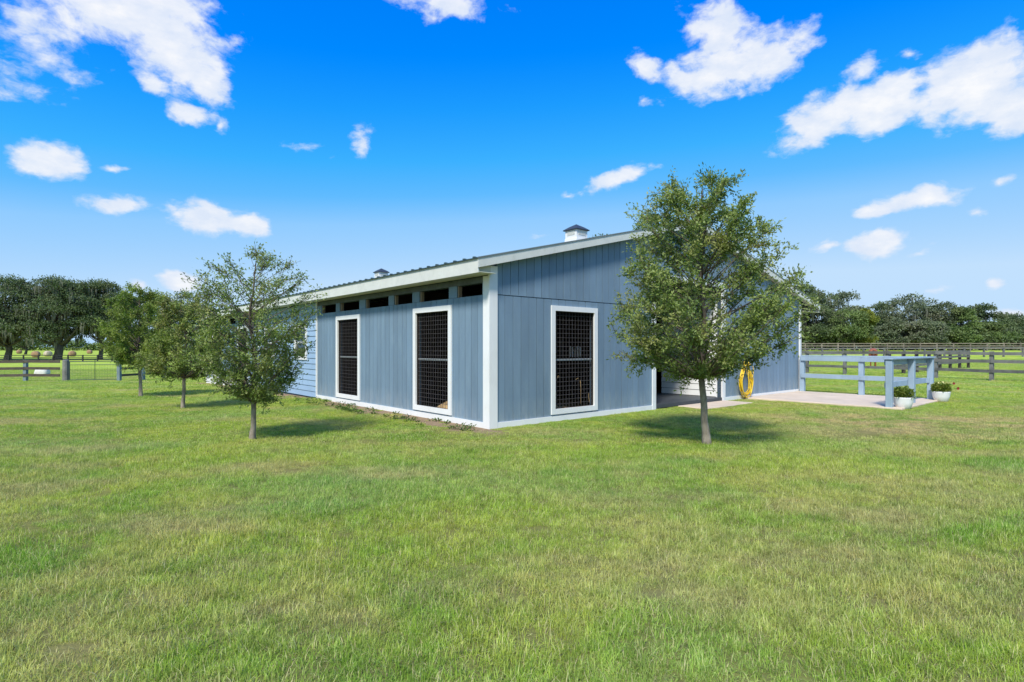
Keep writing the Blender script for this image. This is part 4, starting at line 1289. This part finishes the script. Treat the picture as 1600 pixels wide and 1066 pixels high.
for i in range(3): tufts.objects.link(blade_patch('grass_clump_b%d' % i, .8, 5200, .018, .042, .0042, 200 + i))
for i in range(3): tufts.objects.link(blade_patch('grass_clump_c%d' % i, 1.6, 6000, .02, .045, .009, 300 + i))

def scatter():
    rng = np.random.RandomState(77)
    pts, idx_, rot, scl = [], [], [], []
    for (y0, y1, step, ids, rad, xs) in ((.8, 8.6, .36, (0, 1, 2, 3), .26, 1.15), (8.6, 17.0, .58, (4, 5, 6), .42, 1.08), (17.0, 60.0, 1.2, (7, 8, 9), .8, 1.06)):
        ys = np.arange(y0, y1, step)
        for y in ys:
            xm = y * xs + 2.0
            x = np.arange(-xm, xm, step)
            xx = x + rng.uniform(-.3, .3, len(x)) * step; yy = y + rng.uniform(-.3, .3, len(x)) * step
            u = (xx - CORNER.x) * RU.x + (yy - CORNER.y) * RU.y; v = (xx - CORNER.x) * LV.x + (yy - CORNER.y) * LV.y
            r = rad * .80
            strip = np.where((v > -.6) & (v < BL + .4), .28 + .30 * np.sin(v * 1.7 + 1) * np.sin(v * .6) + .12 * np.sin(v * 5.3), 0)
            inb = (u > -r - .02 - strip) & (u < BW + r) & (v > -r + .02) & (v < BL + r)
            inp = (u > 9.4 - r) & (u < 13.15 + r) & (v > -3.95 - r) & (v < 0)
            ina = (u > 5.9 - r) & (u < 8.3 + r) & (v > -.8 - r) & (v < 0)
            ok = ~(inb | inp | ina)
            for a, b in zip(xx[ok], yy[ok]):
                pts.append((a, b, gh(a, b))); idx_.append(rng.choice(ids)); rot.append(rng.uniform(0, 6.283)); scl.append(rng.uniform(.72, 1.3))
    # small clumps that close the ragged edges along walls, pads and posts
    def edge(p, q, n, off, sc=(.28, .45)):
        for k in range(n):
            t = rng.uniform(0, 1); u = p[0] + (q[0] - p[0]) * t; v = p[1] + (q[1] - p[1]) * t
            d = rng.uniform(off[0], off[1])
            dx, dy = q[1] - p[1], -(q[0] - p[0]); l = math.hypot(dx, dy); u += dx / l * d; v += dy / l * d
            w_ = uv(u, v); s = rng.uniform(*sc)
            pts.append((w_.x, w_.y, gh(w_.x, w_.y))); idx_.append(rng.randint(0, 4)); rot.append(rng.uniform(0, 6.283)); scl.append(s)
    edge((0, 0), (5.3, 0), 90, (.08, .55)); edge((8.5, 0), (9.4, 0), 16, (.08, .5)); edge((6.0, -.85), (8.3, -.85), 70, (-.12, .55)); edge((5.1, 0), (6.0, 0), 24, (.12, .5))
    edge((9.4, -3.95), (13.15, -3.95), 80, (-.02, .5)); edge((9.4, 0), (9.4, -3.95), 80, (-.02, .5)); edge((13.2, -3.95), (13.2, 0), 70, (.0, .5)); edge((8.3, -.85), (8.3, 0), 20, (-.08, .4))
    edge((6.0, 0), (6.0, -.85), 24, (-.06, .5))
    # sparse survivors in the sandy strip by the side wall
    edge((0, 8.2), (0, 0), 46, (.12, .75), (.12, .35)); edge((0, 22), (0, 8.2), 70, (.10, .7), (.2, .5))
    return np.array(pts), np.array(idx_), np.array(rot), np.array(scl)
P_, I_, R_, S_ = scatter()
print('grass patches', len(P_))
me = bpy.data.meshes.new('lawn_grass')
me.vertices.add(len(P_)); me.vertices.foreach_set('co', P_.reshape(-1).astype(np.float32))
for nm, ty, arr in (('pick', 'INT', I_.astype(np.int32)), ('turn', 'FLOAT', R_.astype(np.float32)), ('size', 'FLOAT', S_.astype(np.float32))):
    a = me.attributes.new(nm, ty, 'POINT'); a.data.foreach_set('value', arr)
me.materials.append(M['blade'])
lawn = bpy.data.objects.new('lawn_grass', me); C.objects.link(lawn)
lawn['kind'] = 'stuff'; lawn['label'] = 'rough mown lawn grass with greener and drier patches'; lawn['category'] = 'grass'
ng = bpy.data.node_groups.new('scatter_grass', 'GeometryNodeTree')
ng.interface.new_socket('Geometry', in_out='INPUT', socket_type='NodeSocketGeometry')
ng.interface.new_socket('Geometry', in_out='OUTPUT', socket_type='NodeSocketGeometry')
G = NT(ng)
gi = G.n('NodeGroupInput'); go = G.n('NodeGroupOutput')
ci = G.n('GeometryNodeCollectionInfo'); ci.inputs['Collection'].default_value = tufts; ci.inputs['Separate Children'].default_value = True; ci.inputs['Reset Children'].default_value = True
iop = G.n('GeometryNodeInstanceOnPoints'); iop.inputs['Pick Instance'].default_value = True
def named(nm, ty):
    a = G.n('GeometryNodeInputNamedAttribute', data_type=ty); a.inputs['Name'].default_value = nm
    return [o for o in a.outputs if o.enabled][0]
cx = G.n('ShaderNodeCombineXYZ'); G.l(named('turn', 'FLOAT'), cx.inputs[2])
er = G.n('FunctionNodeEulerToRotation'); G.l(cx.outputs[0], er.inputs[0])
cs = G.n('ShaderNodeCombineXYZ')
sz = named('size', 'FLOAT')
for i in range(3): G.l(sz, cs.inputs[i])
G.l(gi.outputs[0], iop.inputs['Points']); G.l(ci.outputs[0], iop.inputs['Instance']); G.l(named('pick', 'INT'), iop.inputs['Instance Index'])
G.l(er.outputs[0], iop.inputs['Rotation']); G.l(cs.outputs[0], iop.inputs['Scale']); G.l(iop.outputs[0], go.inputs[0])
md = lawn.modifiers.new('scatter', 'NODES'); md.node_group = ng

# weeds and a few clods along the side wall
rng = np.random.RandomState(5)
V = []; RC = []
for k in range(70):
    v = rng.uniform(.0, 8.3); u = -rng.uniform(.05, .8)
    c = uv(u, v); n = rng.randint(14, 34); h = rng.uniform(.03, .10)
    A = rng.uniform(0, 6.283, n); r = rng.uniform(0, .09, n)
    P = np.stack([c.x + r * np.cos(A), c.y + r * np.sin(A), gh(c.x, c.y) + rng.uniform(0, h, n)], 1)
    D = np.stack([np.cos(A), np.sin(A), rng.uniform(.1, 1.2, n)], 1)
    V.append(leaf_quads(P, D, rng.uniform(.03, .06, n), rng.uniform(.015, .03, n), rng, np.array([0, 0, 1.5]))); RC.append(rng.uniform(0, 1, n))
o = np_mesh('wall_weeds', np.concatenate(V), 4, M['weed'], None, np.concatenate(RC)); o['kind'] = 'stuff'; o['label'] = 'small broad leaved weeds along the foot of the barn side wall'; o['category'] = 'weeds'
